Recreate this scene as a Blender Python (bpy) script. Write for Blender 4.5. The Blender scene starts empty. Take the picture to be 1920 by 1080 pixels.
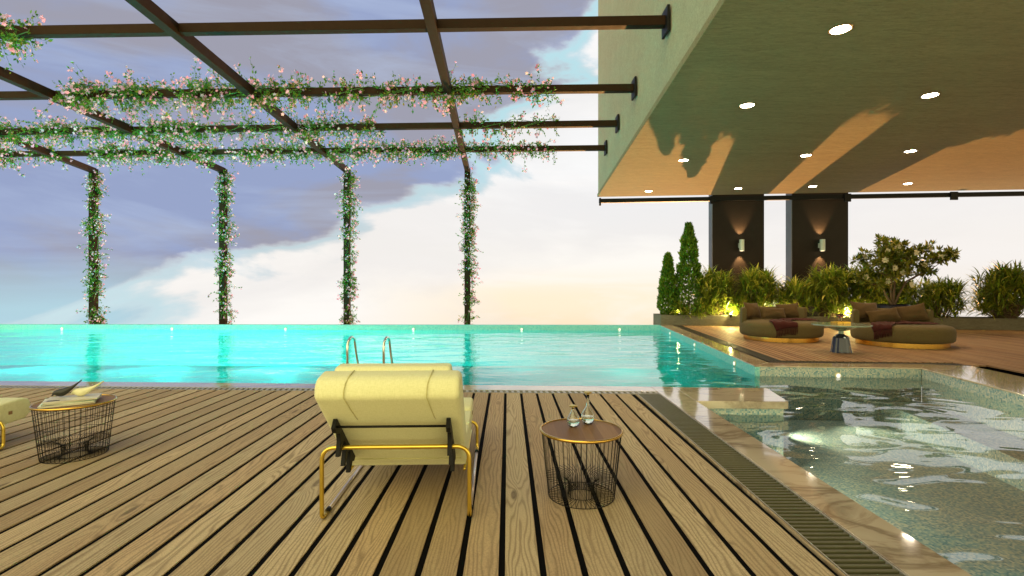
import bpy, math, random
import numpy as np
from mathutils import Vector, Matrix, noise as mnoise
R = math.radians
rnd = random.Random(7)
sc = bpy.context.scene
col = sc.collection

# ------------------------------------------------------------------ helpers
def tag(o, label=None, cat=None, group=None, kind=None):
    if label: o['label'] = label
    if cat: o['category'] = cat
    if group: o['group'] = group
    if kind: o['kind'] = kind
    return o

def empty(name, loc=(0, 0, 0), rz=0.0, label=None, cat=None, group=None):
    o = bpy.data.objects.new(name, None)
    o.empty_display_size = 0.1
    col.objects.link(o)
    o.location = loc
    o.rotation_euler = (0, 0, rz)
    return tag(o, label, cat, group)

def copy_tree(o, parent=None):
    c = o.copy()
    col.objects.link(c)
    c.parent = parent
    for ch in list(o.children):
        copy_tree(ch, c)
    return c

class MB:
    def __init__(s):
        s.v = []; s.f = []; s.m = []
    def add(s, vs, fs, mi=0):
        b = len(s.v)
        s.v.extend([tuple(p) for p in vs])
        s.f.extend([tuple(i + b for i in f) for f in fs])
        s.m.extend([mi] * len(fs))
        return s
    def box(s, x0, x1, y0, y1, z0, z1, M=None, mi=0):
        vs = [Vector(p) for p in ((x0, y0, z0), (x1, y0, z0), (x1, y1, z0), (x0, y1, z0),
                                  (x0, y0, z1), (x1, y0, z1), (x1, y1, z1), (x0, y1, z1))]
        if M is not None: vs = [M @ p for p in vs]
        return s.add(vs, [(0, 3, 2, 1), (4, 5, 6, 7), (0, 1, 5, 4), (1, 2, 6, 5), (2, 3, 7, 6), (3, 0, 4, 7)], mi)
    def prism(s, pts, z0, z1, mi=0):
        # pts counter-clockwise in xy
        n = len(pts)
        a = sum(pts[i][0] * pts[(i + 1) % n][1] - pts[(i + 1) % n][0] * pts[i][1] for i in range(n))
        if a < 0: pts = pts[::-1]
        vs = [(x, y, z0) for x, y in pts] + [(x, y, z1) for x, y in pts]
        fs = [tuple(range(n))[::-1], tuple(range(n, 2 * n))]
        fs += [(i, (i + 1) % n, n + (i + 1) % n, n + i) for i in range(n)]
        return s.add(vs, fs, mi)
    def bar(s, p0, p1, w, h, mi=0):
        # box beam between two points, z-up cross section w x h, p on the bottom-centre line
        p0 = Vector(p0); p1 = Vector(p1)
        d = (p1 - p0).normalized()
        side = d.cross(Vector((0, 0, 1))).normalized() * (w / 2)
        up = Vector((0, 0, h))
        vs = [p0 - side, p0 + side, p0 + side + up, p0 - side + up, p1 - side, p1 + side, p1 + side + up, p1 - side + up]
        return s.add(vs, [(0, 1, 2, 3), (7, 6, 5, 4), (0, 4, 5, 1), (1, 5, 6, 2), (2, 6, 7, 3), (3, 7, 4, 0)], mi)
    def extrude_x(s, prof, x0, x1, mi=0):
        # prof in (y,z)
        n = len(prof)
        a = sum(prof[i][0] * prof[(i + 1) % n][1] - prof[(i + 1) % n][0] * prof[i][1] for i in range(n))
        if a < 0: prof = prof[::-1]
        vs = [(x0, y, z) for y, z in prof] + [(x1, y, z) for y, z in prof]
        fs = [tuple(range(n))[::-1], tuple(range(n, 2 * n))]
        fs += [(i, (i + 1) % n, n + (i + 1) % n, n + i) for i in range(n)]
        return s.add(vs, fs, mi)
    def tube(s, path, r, n=8, closed=False, mi=0, r1=None):
        P = [Vector(p) for p in path]
        m = len(P)
        T = []
        for i in range(m):
            if closed: t = P[(i + 1) % m] - P[(i - 1) % m]
            else: t = P[min(i + 1, m - 1)] - P[max(i - 1, 0)]
            T.append(t.normalized())
        a = T[0].orthogonal().normalized()
        b0 = len(s.v); vs = []
        for i in range(m):
            a = (a - T[i] * a.dot(T[i]))
            a = a.normalized() if a.length > 1e-6 else T[i].orthogonal().normalized()
            b = T[i].cross(a)
            rr = r if r1 is None else r + (r1 - r) * i / max(1, m - 1)
            for k in range(n):
                t = 2 * math.pi * k / n
                vs.append(P[i] + (a * math.cos(t) + b * math.sin(t)) * rr)
        fs = []
        for i in range(m if closed else m - 1):
            j = (i + 1) % m
            for k in range(n):
                l = (k + 1) % n
                fs.append((i * n + k, i * n + l, j * n + l, j * n + k))
        if not closed:
            fs.append(tuple(range(n))[::-1]); fs.append(tuple(range((m - 1) * n, m * n)))
        return s.add(vs, fs, mi)
    def lathe(s, prof, n=48, c=(0, 0, 0), mi=0, close=True):
        vs = []
        for r, z in prof:
            for k in range(n):
                t = 2 * math.pi * k / n
                vs.append((c[0] + r * math.cos(t), c[1] + r * math.sin(t), c[2] + z))
        fs = []
        m = len(prof)
        for i in range(m - 1):
            for k in range(n):
                l = (k + 1) % n
                fs.append((i * n + k, i * n + l, (i + 1) * n + l, (i + 1) * n + k))
        if close:
            fs.append(tuple(range(n))[::-1]); fs.append(tuple(range((m - 1) * n, m * n)))
        return s.add(vs, fs, mi)
    def grid(s, fn, nu, nv, mi=0):
        vs = [fn(i / nu, j / nv) for j in range(nv + 1) for i in range(nu + 1)]
        fs = [(j * (nu + 1) + i, j * (nu + 1) + i + 1, (j + 1) * (nu + 1) + i + 1, (j + 1) * (nu + 1) + i)
              for j in range(nv) for i in range(nu)]
        return s.add(vs, fs, mi)
    def build(s, name, mat, parent=None, smooth=False, bevel=0, seg=2, subsurf=0, solid=0, loc=None):
        me = bpy.data.meshes.new(name)
        me.from_pydata(s.v, [], s.f)
        mats = mat if isinstance(mat, (list, tuple)) else [mat]
        for m in mats: me.materials.append(m)
        if len(mats) > 1: me.polygons.foreach_set('material_index', s.m)
        if smooth: me.polygons.foreach_set('use_smooth', [True] * len(s.f))
        me.update()
        o = bpy.data.objects.new(name, me)
        col.objects.link(o)
        if parent: o.parent = parent
        if loc: o.location = loc
        if solid:
            md = o.modifiers.new('solid', 'SOLIDIFY'); md.thickness = solid; md.offset = 0
        if bevel:
            md = o.modifiers.new('bevel', 'BEVEL'); md.width = bevel; md.segments = seg
            md.limit_method = 'ANGLE'; md.angle_limit = R(30); md.harden_normals = False
            if not smooth:
                me.polygons.foreach_set('use_smooth', [True] * len(s.f))
                try: me.shade_auto = True
                except Exception: pass
                w = o.modifiers.new('wn', 'WEIGHTED_NORMAL'); w.keep_sharp = False
        if subsurf:
            md = o.modifiers.new('sub', 'SUBSURF'); md.levels = subsurf; md.render_levels = subsurf
        return o

def fillet(points, r, n=6, closed=False):
    """round the corners of a polyline"""
    P = [Vector(p) for p in points]
    out = []
    m = len(P)
    for i in range(m):
        if not closed and i in (0, m - 1):
            out.append(P[i]); continue
        a = P[i - 1]; b = P[i]; c = P[(i + 1) % m]
        ua = (a - b); uc = (c - b)
        rr = min(r, ua.length * .45, uc.length * .45)
        p0 = b + ua.normalized() * rr; p1 = b + uc.normalized() * rr
        for k in range(n + 1):
            t = k / n
            out.append(p0 * (1 - t) ** 2 + b * 2 * t * (1 - t) + p1 * t * t)
    return out

# ------------------------------------------------------------------ node helper
class NT:
    def __init__(s, tree):
        s.t = tree; s.n = tree.nodes; s.l = tree.links
    def new(s, typ, ins=None, **kw):
        nd = s.n.new(typ)
        for k, v in kw.items(): setattr(nd, k, v)
        for k, v in (ins or {}).items():
            i = nd.inputs[k]
            if isinstance(v, bpy.types.NodeSocket): s.l.new(v, i)
            else: i.default_value = v
        return nd
    def math(s, op, a, b=0.0, c=0.0, clamp=False):
        nd = s.n.new('ShaderNodeMath'); nd.operation = op; nd.use_clamp = clamp
        for i, v in enumerate((a, b, c)):
            if isinstance(v, bpy.types.NodeSocket): s.l.new(v, nd.inputs[i])
            else: nd.inputs[i].default_value = v
        return nd.outputs[0]
    def mix(s, f, a, b, blend='MIX'):
        nd = s.n.new('ShaderNodeMix'); nd.data_type = 'RGBA'; nd.blend_type = blend; nd.clamp_factor = True
        for i, v in ((0, f), (6, a), (7, b)):
            if isinstance(v, bpy.types.NodeSocket): s.l.new(v, nd.inputs[i])
            else:
                if i and len(v) == 3: v = (*v, 1)
                nd.inputs[i].default_value = v
        return nd.outputs[2]
    def ramp(s, f, stops, interp='LINEAR'):
        nd = s.n.new('ShaderNodeValToRGB'); nd.color_ramp.interpolation = interp
        e = nd.color_ramp.elements
        while len(e) < len(stops): e.new(0.5)
        for i, (p, c) in enumerate(stops):
            e[i].position = p
            e[i].color = (*c, 1) if not isinstance(c, (int, float)) else (c, c, c, 1)
        s.l.new(f, nd.inputs[0])
        return nd.outputs[0]
    def noise(s, vec, scale, detail=3, rough=.5, dist=0.0, dim='3D'):
        nd = s.new('ShaderNodeTexNoise', {'Scale': scale, 'Detail': detail, 'Roughness': rough, 'Distortion': dist})
        if vec is not None: s.l.new(vec, nd.inputs['Vector'])
        return nd.outputs['Fac']
    def mapping(s, vec, loc=(0, 0, 0), rot=(0, 0, 0), scale=(1, 1, 1)):
        nd = s.new('ShaderNodeMapping', {'Vector': vec, 'Location': loc, 'Rotation': rot, 'Scale': scale})
        return nd.outputs[0]
    def bump(s, h, strength=.3, dist=.01, normal=None):
        nd = s.new('ShaderNodeBump', {'Height': h, 'Strength': strength, 'Distance': dist})
        if normal is not None: s.l.new(normal, nd.inputs['Normal'])
        return nd.outputs[0]

def material(name):
    m = bpy.data.materials.new(name); m.use_nodes = True
    t = NT(m.node_tree)
    b = m.node_tree.nodes['Principled BSDF']
    return m, t, b
def setc(t, b, key, v):
    if isinstance(v, bpy.types.NodeSocket): t.l.new(v, b.inputs[key])
    else:
        if key in ('Base Color', 'Emission Color') and len(v) == 3: v = (*v, 1)
        b.inputs[key].default_value = v
def objco(t): return t.new('ShaderNodeTexCoord').outputs['Object']
def worldco(t): return t.new('ShaderNodeNewGeometry').outputs['Position']

def mat_simple(name, c, rough=.5, metal=0.0, nscale=20, nvar=.12, bump=0.0, bscale=60, spec=.5, coat=0, rvar=.12):
    m, t, b = material(name)
    co = objco(t)
    n = t.noise(co, nscale, 4)
    k = t.math('MULTIPLY_ADD', n, 2 * nvar, 1 - nvar)
    mx = t.new('ShaderNodeVectorMath', {0: (*c,), 1: (1, 1, 1)}, operation='MULTIPLY')
    cb = t.new('ShaderNodeCombineXYZ', {0: k, 1: k, 2: k}).outputs[0]
    t.l.new(cb, mx.inputs[1])
    setc(t, b, 'Base Color', mx.outputs[0])
    b.inputs['Roughness'].default_value = rough
    setc(t, b, 'Roughness', t.math('MULTIPLY_ADD', t.noise(co, nscale * 1.7, 3), 2 * rvar, rough - rvar, clamp=True))
    b.inputs['Metallic'].default_value = metal
    b.inputs['Specular IOR Level'].default_value = spec
    if coat: b.inputs['Coat Weight'].default_value = coat
    if bump: setc(t, b, 'Normal', t.bump(t.noise(co, bscale, 4), bump, .004))
    return m

# ------------------------------------------------------------------ materials
def mat_wood_deck(name, pitch, slope, x0, tones, grain=1.0, along_noise=1.0, knots=True):
    m, t, b = material(name)
    P = worldco(t)
    s = t.new('ShaderNodeSeparateXYZ', {0: P})
    xr = t.math('SUBTRACT', t.math('SUBTRACT', s.outputs[0], t.math('MULTIPLY', s.outputs[1], slope)), x0)
    q = t.math('DIVIDE', xr, pitch)
    idx = t.math('FLOOR', q)
    fr = t.math('SUBTRACT', q, idx)
    wn = t.new('ShaderNodeTexWhiteNoise', noise_dimensions='1D'); t.l.new(idx, wn.inputs['W'])
    rv = wn.outputs['Value']
    wn2 = t.new('ShaderNodeTexWhiteNoise', noise_dimensions='1D'); t.l.new(t.math('ADD', idx, 37.3), wn2.inputs['W'])
    rv2 = wn2.outputs['Value']
    # per plank offset coordinates
    cx = t.math('ADD', xr, t.math('MULTIPLY', rv, 7.0))
    cy = t.math('ADD', s.outputs[1], t.math('MULTIPLY', rv2, 40.0))
    co = t.new('ShaderNodeCombineXYZ', {0: cx, 1: cy, 2: t.math('MULTIPLY', rv, 11.0)}).outputs[0]
    # cathedral grain: warped distance field stretched along the board
    wx = t.math('SUBTRACT', fr, t.math('MULTIPLY_ADD', rv2, .8, .1))
    warp = t.noise(t.mapping(co, scale=(5, .9, 1)), 1.0, 2, .5)
    warp2 = t.noise(t.mapping(co, scale=(26, 3.0, 1)), 1.0, 3, .6)
    rings = t.math('ADD', t.math('MULTIPLY', t.math('ABSOLUTE', wx), 8.0), t.math('MULTIPLY', warp, 9.0))
    rings = t.math('ADD', rings, t.math('MULTIPLY', warp2, .7))
    # knots
    vor = t.new('ShaderNodeTexVoronoi', {'Vector': t.mapping(co, scale=(3.6, .8, 1)), 'Scale': 1.0, 'Randomness': 1.0})
    kd = vor.outputs['Distance']
    kpull = t.math('POWER', t.math('SUBTRACT', 1.0, t.math('MULTIPLY', kd, 2.4), clamp=True), 2.0)
    if knots: rings = t.math('ADD', rings, t.math('MULTIPLY', kpull, 5.0))
    band = t.math('MULTIPLY_ADD', t.math('SINE', t.math('MULTIPLY', rings, 6.2832)), .5, .5)
    band = t.math('POWER', band, 2.6)
    fine = t.noise(t.mapping(co, scale=(220, 5, 1)), 1.0, 3, .7)
    big = t.noise(t.mapping(co, scale=(2.2, .5, 1)), 1.0, 3, .6)
    speck = t.noise(co, 140, 2, .6)
    base = t.ramp(rv, tones)
    c = t.mix(t.math('MULTIPLY', band, .74 * grain), base, (.22, .14, .065), 'MIX')
    c = t.mix(t.math('MULTIPLY', t.math('SUBTRACT', 1.0, fine, clamp=True), .45), c, (.14, .095, .05), 'MIX')
    c = t.mix(t.math('MULTIPLY_ADD', big, 1.1, -.3, clamp=True), c, t.mix(.6, c, (.68, .56, .33)), 'MIX')
    c = t.mix(t.math('MULTIPLY', t.math('SUBTRACT', speck, .42, clamp=True), 1.5), c, (.15, .11, .06), 'MIX')
    if knots:
        km = t.ramp(kd, [(0.0, 1.0), (.05, .9), (.095, 0.0), (1, 0.0)])
        c = t.mix(t.math('MULTIPLY', km, .7), c, (.09, .06, .03), 'MIX')
    setc(t, b, 'Base Color', c)
    setc(t, b, 'Roughness', t.math('MULTIPLY_ADD', fine, .25, .5))
    b.inputs['Specular IOR Level'].default_value = .18
    h = t.math('ADD', t.math('MULTIPLY', band, .6), t.math('MULTIPLY', fine, .7))
    setc(t, b, 'Normal', t.bump(h, .35, .002))
    return m

M = {}
M['deck'] = mat_wood_deck('deck_wood', .2105, -.0084, -.0136, [(0, (.42, .30, .16)), (.25, (.66, .46, .25)), (.5, (.76, .60, .35)), (.75, (.52, .42, .25)), (1, (.62, .44, .23))])
M['terrace'] = mat_wood_deck('terrace_wood', .13, .11, 4.105, [(0, (.21, .10, .05)), (.5, (.28, .14, .07)), (1, (.34, .18, .09))], .25, knots=False)

def mat_marble():
    m, t, b = material('brown_marble')
    P = worldco(t)
    w = t.noise(P, .8, 3, .5, .6)
    d = t.noise(t.mapping(P, rot=(0, 0, R(35)), scale=(.5, 1.7, 1)), .75, 7, .58, 1.0)
    vein = t.ramp(d, [(0, 0.0), (.50, 0.0), (.56, .9), (.59, .2), (.68, .0), (1, 0.0)])
    vein2 = t.ramp(t.noise(t.mapping(P, loc=(4, 2, 0), rot=(0, 0, R(60)), scale=(.8, 2.5, 1)), .9, 6, .6, 1.4), [(0, 0.0), (.47, 0.0), (.5, .8), (.525, 0.0), (1, 0.0)])
    base = t.mix(t.math('MULTIPLY_ADD', w, 1.6, -.4, clamp=True), (.50, .42, .29), (.66, .58, .43))
    c = t.mix(t.math('MULTIPLY', vein, .75), base, (.15, .095, .055))
    c = t.mix(t.math('MULTIPLY', vein2, .5), c, (.26, .18, .11))
    setc(t, b, 'Base Color', c)
    b.inputs['Roughness'].default_value = .09
    b.inputs['IOR'].default_value = 1.6
    b.inputs['Coat Weight'].default_value = .6
    b.inputs['Coat Roughness'].default_value = .03
    return m
M['marble'] = mat_marble()

def mat_mosaic(name, cols, size=46):
    m, t, b = material(name)
    P = worldco(t)
    q = t.new('ShaderNodeVectorMath', {0: P, 1: (size + .13, size + .07, size + .19)}, operation='MULTIPLY').outputs[0]
    q = t.new('ShaderNodeVectorMath', {0: q, 1: (.31, .37, .41)}, operation='ADD').outputs[0]
    fl = t.new('ShaderNodeVectorMath', {0: q}, operation='FLOOR').outputs[0]
    fc = t.new('ShaderNodeVectorMath', {0: q}, operation='FRACTION').outputs[0]
    wn = t.new('ShaderNodeTexWhiteNoise', {'Vector': fl}, noise_dimensions='3D')
    c = t.ramp(wn.outputs['Value'], [(i / len(cols), c_) for i, c_ in enumerate(cols)], 'CONSTANT')
    big = t.noise(P, 1.3, 3)
    c = t.mix(t.math('MULTIPLY', big, .35), c, cols[0])
    s = t.new('ShaderNodeSeparateXYZ', {0: fc})
    nrm = t.new('ShaderNodeNewGeometry').outputs['Normal']
    sn = t.new('ShaderNodeSeparateXYZ', {0: nrm})
    g = None
    for i in range(3):
        e = t.math('LESS_THAN', s.outputs[i], .12)
        wgt = t.math('LESS_THAN', t.math('ABSOLUTE', sn.outputs[i]), .6)
        e = t.math('MULTIPLY', e, wgt)
        g = e if g is None else t.math('MAXIMUM', g, e)
    c = t.mix(t.math('MULTIPLY', g, .6), c, (.45, .5, .4))
    setc(t, b, 'Base Color', c)
    b.inputs['Roughness'].default_value = .6
    b.inputs['Specular IOR Level'].default_value = .05
    return m
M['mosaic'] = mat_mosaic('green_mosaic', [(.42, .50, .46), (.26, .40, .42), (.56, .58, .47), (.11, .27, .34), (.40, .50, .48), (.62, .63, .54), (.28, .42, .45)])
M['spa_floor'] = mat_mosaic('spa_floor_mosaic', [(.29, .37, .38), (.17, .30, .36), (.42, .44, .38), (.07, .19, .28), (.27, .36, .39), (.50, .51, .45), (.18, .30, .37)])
M['pool_mosaic'] = mat_mosaic('teal_mosaic', [(.26, .72, .70), (.18, .65, .66), (.34, .74, .68), (.12, .57, .62), (.30, .72, .72)])

def mat_water(name, tint, ior, scale, bstr, bdist, detail=3, stretch=(1, 1, 1)):
    m = bpy.data.materials.new(name); m.use_nodes = True
    t = NT(m.node_tree)
    m.node_tree.nodes.remove(m.node_tree.nodes['Principled BSDF'])
    out = m.node_tree.nodes['Material Output']
    P = worldco(t)
    n1 = t.noise(t.mapping(P, scale=stretch), scale, detail, .5, .6)
    n2 = t.noise(t.mapping(P, loc=(3, 7, 0), rot=(0, 0, R(25)), scale=stretch), scale * .37, 2, .5, .4)
    h = t.math('ADD', t.math('MULTIPLY', n1, .45), n2)
    nb = t.bump(h, bstr, bdist)
    fr = t.new('ShaderNodeFresnel', {'IOR': ior, 'Normal': nb}).outputs[0]
    gl = t.new('ShaderNodeBsdfGlossy', {'Color': (1, 1, 1, 1), 'Roughness': .015, 'Normal': nb}).outputs[0]
    tr = t.new('ShaderNodeBsdfTransparent', {'Color': (*tint, 1)}).outputs[0]
    mx = t.new('ShaderNodeMixShader', {0: fr, 1: tr, 2: gl}).outputs[0]
    t.l.new(mx, out.inputs[0])
    return m
M['pool_water'] = mat_water('pool_water', (.10, 1, 1), 1.65, 1.3, 1.0, .075, 3, (.6, 1.3, 1))
M['spa_water'] = mat_water('spa_water', (.82, .95, 1), 1.5, 1.35, 1.0, .075, 1, (.8, 1.3, 1))

def mat_concrete(name, c0, c1, bump=.35):
    m, t, b = material(name)
    P = worldco(t)
    n = t.noise(t.mapping(P, scale=(.5, 2.6, 2.6)), .8, 6, .7, .6)
    f = t.noise(t.mapping(P, scale=(1.6, 8, 8)), 2.2, 8, .8, 1.2)
    crack = t.ramp(t.noise(t.mapping(P, scale=(1, 2.2, 2)), 5, 5, .7, 1.8), [(0, 0.0), (.485, 0.0), (.5, 1.0), (.515, 0.0), (1, 0.0)])
    c = t.mix(t.math('MULTIPLY_ADD', n, 1.8, -.4, clamp=True), c0, c1)
    c = t.mix(t.math('MULTIPLY', t.math('SUBTRACT', f, .40, clamp=True), 2.6), c, tuple(x * .55 for x in c0))
    c = t.mix(t.math('MULTIPLY', crack, .25), c, tuple(x * .45 for x in c0))
    setc(t, b, 'Base Color', c)
    b.inputs['Roughness'].default_value = .8
    b.inputs['Specular IOR Level'].default_value = .2
    setc(t, b, 'Normal', t.bump(t.math('ADD', f, t.math('MULTIPLY', crack, -.3)), bump, .01))
    return m
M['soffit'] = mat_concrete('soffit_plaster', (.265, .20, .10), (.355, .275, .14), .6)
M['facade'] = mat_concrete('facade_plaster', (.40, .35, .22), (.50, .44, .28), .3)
M['planter'] = mat_concrete('planter_concrete', (.15, .14, .10), (.24, .22, .15), .4)
M['column'] = mat_simple('dark_bronze_panel', (.016, .011, .007), .5, 0, 3, .2, spec=.2)
M['column_edge'] = mat_simple('grey_panel', (.16, .16, .17), .5, 0, 3, .15)
M['steel'] = mat_simple('dark_brown_steel', (.024, .012, .005), .6, 0, 6, .2, .1, 120, spec=.08)
M['black'] = mat_simple('black_plastic', (.007, .007, .006), .5, 0, 30, .2, spec=.18)
M['void'] = mat_simple('void_black', (.004, .004, .004), .9, 0, 3, .1, spec=.05)  # near-black colour standing in for the shade in gaps
M['gold'] = mat_simple('brushed_gold', (.80, .58, .10), .30, 1, 8, .03, rvar=.02)
M['brass'] = mat_simple('brass_sheet', (.72, .45, .10), .22, 1, 4, .05, rvar=.03)
M['chrome'] = mat_simple('rose_chrome', (.72, .62, .54), .3, 1, 8, .03, rvar=.02)
M['steel_rail'] = mat_simple('polished_rail', (.80, .74, .64), .1, 1, 8, .03, rvar=.02)
M['grate'] = mat_simple('grate_metal', (.11, .11, .055), .4, .2, 20, .2)
M['grate_dark'] = mat_simple('dark_grate_metal', (.035, .034, .02), .5, .1, 20, .2)
M['grate_light'] = mat_simple('grate_light_metal', (.42, .41, .36), .35, .4, 20, .2)
M['wire'] = mat_simple('black_wire', (.012, .011, .008), .5, 0, 30, .2, spec=.15)
M['walnut'] = None
def mat_walnut():
    m, t, b = material('walnut_top')
    co = objco(t)
    s = t.new('ShaderNodeSeparateXYZ', {0: co})
    idx = t.math('FLOOR', t.math('MULTIPLY', s.outputs[0], 17.0))
    wn = t.new('ShaderNodeTexWhiteNoise', noise_dimensions='1D'); t.l.new(idx, wn.inputs['W'])
    g = t.noise(t.mapping(co, scale=(90, 5, 1)), 1, 4, .6, .3)
    c = t.ramp(wn.outputs['Value'], [(0, (.22, .115, .045)), (.5, (.30, .165, .065)), (1, (.38, .22, .09))])
    c = t.mix(t.math('MULTIPLY', g, .6), c, (.13, .06, .025))
    setc(t, b, 'Base Color', c)
    b.inputs['Roughness'].default_value = .5
    b.inputs['Specular IOR Level'].default_value = .3
    return m
M['walnut'] = mat_walnut()

def mat_fabric(name, c, c2, scale=260, sheen=.2, bstr=.6, rough=.9):
    m, t, b = material(name)
    co = objco(t)
    wx = t.noise(t.mapping(co, scale=(1, .16, .16)), scale, 2, .6)
    wz = t.noise(t.mapping(co, scale=(.16, 1, 1)), scale, 2, .6)
    w = t.math('ADD', t.math('MULTIPLY', wx, .5), t.math('MULTIPLY', wz, .5))
    n = t.noise(co, 5, 4)
    cc = t.mix(t.ramp(w, [(.3, 0.0), (.7, 1.0)]), c, c2)
    cc = t.mix(t.math('MULTIPLY', n, .35), cc, c)
    setc(t, b, 'Base Color', cc)
    b.inputs['Roughness'].default_value = rough
    b.inputs['Specular IOR Level'].default_value = .2
    b.inputs['Sheen Weight'].default_value = sheen
    big = t.noise(co, 14, 3)
    setc(t, b, 'Normal', t.bump(t.math('ADD', w, t.math('MULTIPLY', big, 1.5)), bstr, .003))
    return m
M['lime_fabric'] = mat_fabric('lime_linen', (.66, .66, .32), (.84, .83, .52))
M['lime_seam'] = mat_fabric('lime_linen_seam', (.50, .47, .19), (.64, .60, .28))
M['bed_fabric'] = mat_fabric('olive_boucle', (.085, .068, .026), (.13, .10, .042), 120, .05)
M['pillow_fabric'] = mat_fabric('brown_velvet', (.06, .037, .013), (.095, .06, .022), 160, .1)
M['blanket'] = mat_fabric('burgundy_throw', (.035, .006, .005), (.06, .012, .009), 160, .05)

def mat_leaf(name, stops, trans=.35, rough=.5):
    m = bpy.data.materials.new(name); m.use_nodes = True
    t = NT(m.node_tree); b = m.node_tree.nodes['Principled BSDF']; out = m.node_tree.nodes['Material Output']
    g = t.new('ShaderNodeNewGeometry')
    c = t.ramp(g.outputs['Random Per Island'], stops)
    n = t.noise(objco(t), 3, 2)
    c = t.mix(t.math('MULTIPLY', n, .5), c, stops[0][1])
    setc(t, b, 'Base Color', c)
    b.inputs['Roughness'].default_value = rough
    b.inputs['Specular IOR Level'].default_value = .3
    tr = t.new('ShaderNodeBsdfTranslucent', {'Color': c}).outputs[0]
    mx = t.new('ShaderNodeMixShader', {0: trans, 1: b.outputs[0], 2: tr}).outputs[0]
    t.l.new(mx, out.inputs[0])
    return m
M['vine_leaf'] = mat_leaf('vine_leaf', [(0, (.03, .13, .02)), (.4, (.08, .30, .03)), (.75, (.17, .38, .04)), (1, (.48, .42, .05))], .45)
M['blossom'] = mat_leaf('pink_blossom', [(0, (.90, .36, .62)), (.35, (.93, .50, .76)), (.7, (.95, .70, .90)), (1, (.96, .92, .98))], .4)
M['cypress'] = mat_leaf('cypress_leaf', [(0, (.04, .11, .008)), (.5, (.12, .23, .015)), (1, (.26, .36, .03))], .25)
M['blade'] = mat_leaf('arching_blade', [(0, (.09, .16, .015)), (.45, (.24, .34, .03)), (.8, (.46, .46, .05)), (1, (.65, .55, .09))], .3, .38)
M['magnolia'] = mat_leaf('glossy_leaf', [(0, (.08, .12, .015)), (.6, (.20, .24, .03)), (1, (.50, .40, .06))], .2, .3)
M['white_flower'] = mat_leaf('cream_flower', [(0, (.75, .68, .45)), (1, (.85, .80, .60))], .2)
M['bark'] = mat_simple('bark', (.14, .09, .05), .8, 0, 14, .3, .5, 40)
M['soil'] = mat_simple('planter_soil', (.05, .035, .02), .95, 0, 14, .3, .5, 40)
M['stem'] = mat_simple('vine_stem', (.05, .16, .03), .6, 0, 14, .3)
M['pot'] = mat_simple('blue_black_glaze', (.012, .014, .03), .12, 0, 5, .2)
M['bronze_glass'] = mat_simple('dark_mirror', (.03, .035, .05), .08, .25, 3, .05, rvar=.02)
M['lamp_white'] = mat_simple('pale_lamp_body', (.55, .60, .50), .35, .1, 5, .1)
M['cream'] = mat_simple('cream_ceramic', (.72, .70, .42), .35, 0, 12, .1)
M['charcoal'] = mat_simple('charcoal_ceramic', (.014, .015, .009), .4, 0, 12, .2)
M['paper'] = mat_simple('magazine_paper', (.70, .74, .60), .6, 0, 12, .15)
M['paper_edge'] = mat_simple('page_edges', (.70, .66, .48), .8, 0, 90, .2)
M['cover_green'] = mat_simple('cover_green', (.50, .68, .50), .4, 0, 9, .25)
M['cover_pink'] = mat_simple('cover_pink', (.66, .62, .50), .4, 0, 9, .25)
M['ink'] = mat_simple('print_black', (.03, .03, .02), .5, 0, 9, .2)
M['tray'] = mat_simple('gold_tray', (.75, .45, .06), .3, .6, 9, .1)
M['drink'] = None
def mat_glass(name, c, ior=1.45, rough=0.0, absorb=None):
    m, t, b = material(name)
    b.inputs['Base Color'].default_value = (*c, 1)
    b.inputs['Transmission Weight'].default_value = 1
    b.inputs['Roughness'].default_value = rough
    b.inputs['IOR'].default_value = ior
    # faint unevenness of blown glass
    setc(t, b, 'Normal', t.bump(t.noise(objco(t), 9, 2), .06, .004))
    return m
M['glass'] = mat_glass('clear_glass', (.97, 1, .96))
M['green_glass'] = mat_glass('pale_green_glass', (.50, .66, .54), 1.45, .08)
M['green_glass'].node_tree.nodes['Principled BSDF'].inputs['Transmission Weight'].default_value = .6
M['drink'] = mat_glass('red_drink', (.75, .12, .10), 1.33)
def mat_emit(name, c, s):
    m, t, b = material(name)
    n = t.noise(objco(t), 4, 2)
    setc(t, b, 'Base Color', (.8, .8, .8))
    setc(t, b, 'Emission Color', t.mix(t.math('MULTIPLY', n, .1), c, (1, 1, 1)))
    b.inputs['Emission Strength'].default_value = s
    return m
M['downlight'] = mat_emit('downlight_glow', (1, .82, .58), 60)
M['poollight'] = mat_emit('pool_lamp_glow', (1, .97, .85), .8)
M['walllamp'] = mat_emit('wall_lamp_glow', (1, .75, .45), 6)

# ------------------------------------------------------------------ decks
SL = -.0084
PITCH, GAP = .2105, .034
mb = MB()
def front_y(x): return 6.86 - .045 * x         # planks end here
for k in range(-84, 9):
    xa = -.0136 + k * PITCH; xb = xa + PITCH - GAP
    if k == 8: break
    ya = -3.0
    y1 = front_y(xa) - .02; y2 = front_y(xb) - .02
    dz = rnd.uniform(-.0012, .0012)
    vs = [(xa + SL * ya, ya, -.03), (xb + SL * ya, ya, -.03), (xb + SL * y2, y2, -.03), (xa + SL * y1, y1, -.03),
          (xa + SL * ya, ya, dz), (xb + SL * ya, ya, dz), (xb + SL * y2, y2, dz), (xa + SL * y1, y1, dz)]
    mb.add(vs, [(0, 3, 2, 1), (4, 5, 6, 7), (0, 1, 5, 4), (1, 2, 6, 5), (2, 3, 7, 6), (3, 0, 4, 7)])
mb.box(1.652, 1.671, -3, 6.76, -.03, .0005)
tag(mb.build('pool_deck', M['deck'], bevel=.003, seg=2), kind='structure')
mb = MB().prism([(-19, -3.2), (1.975, -3.2), (1.96, 7.0), (-19, 7.95)], -.32, -.10)
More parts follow.
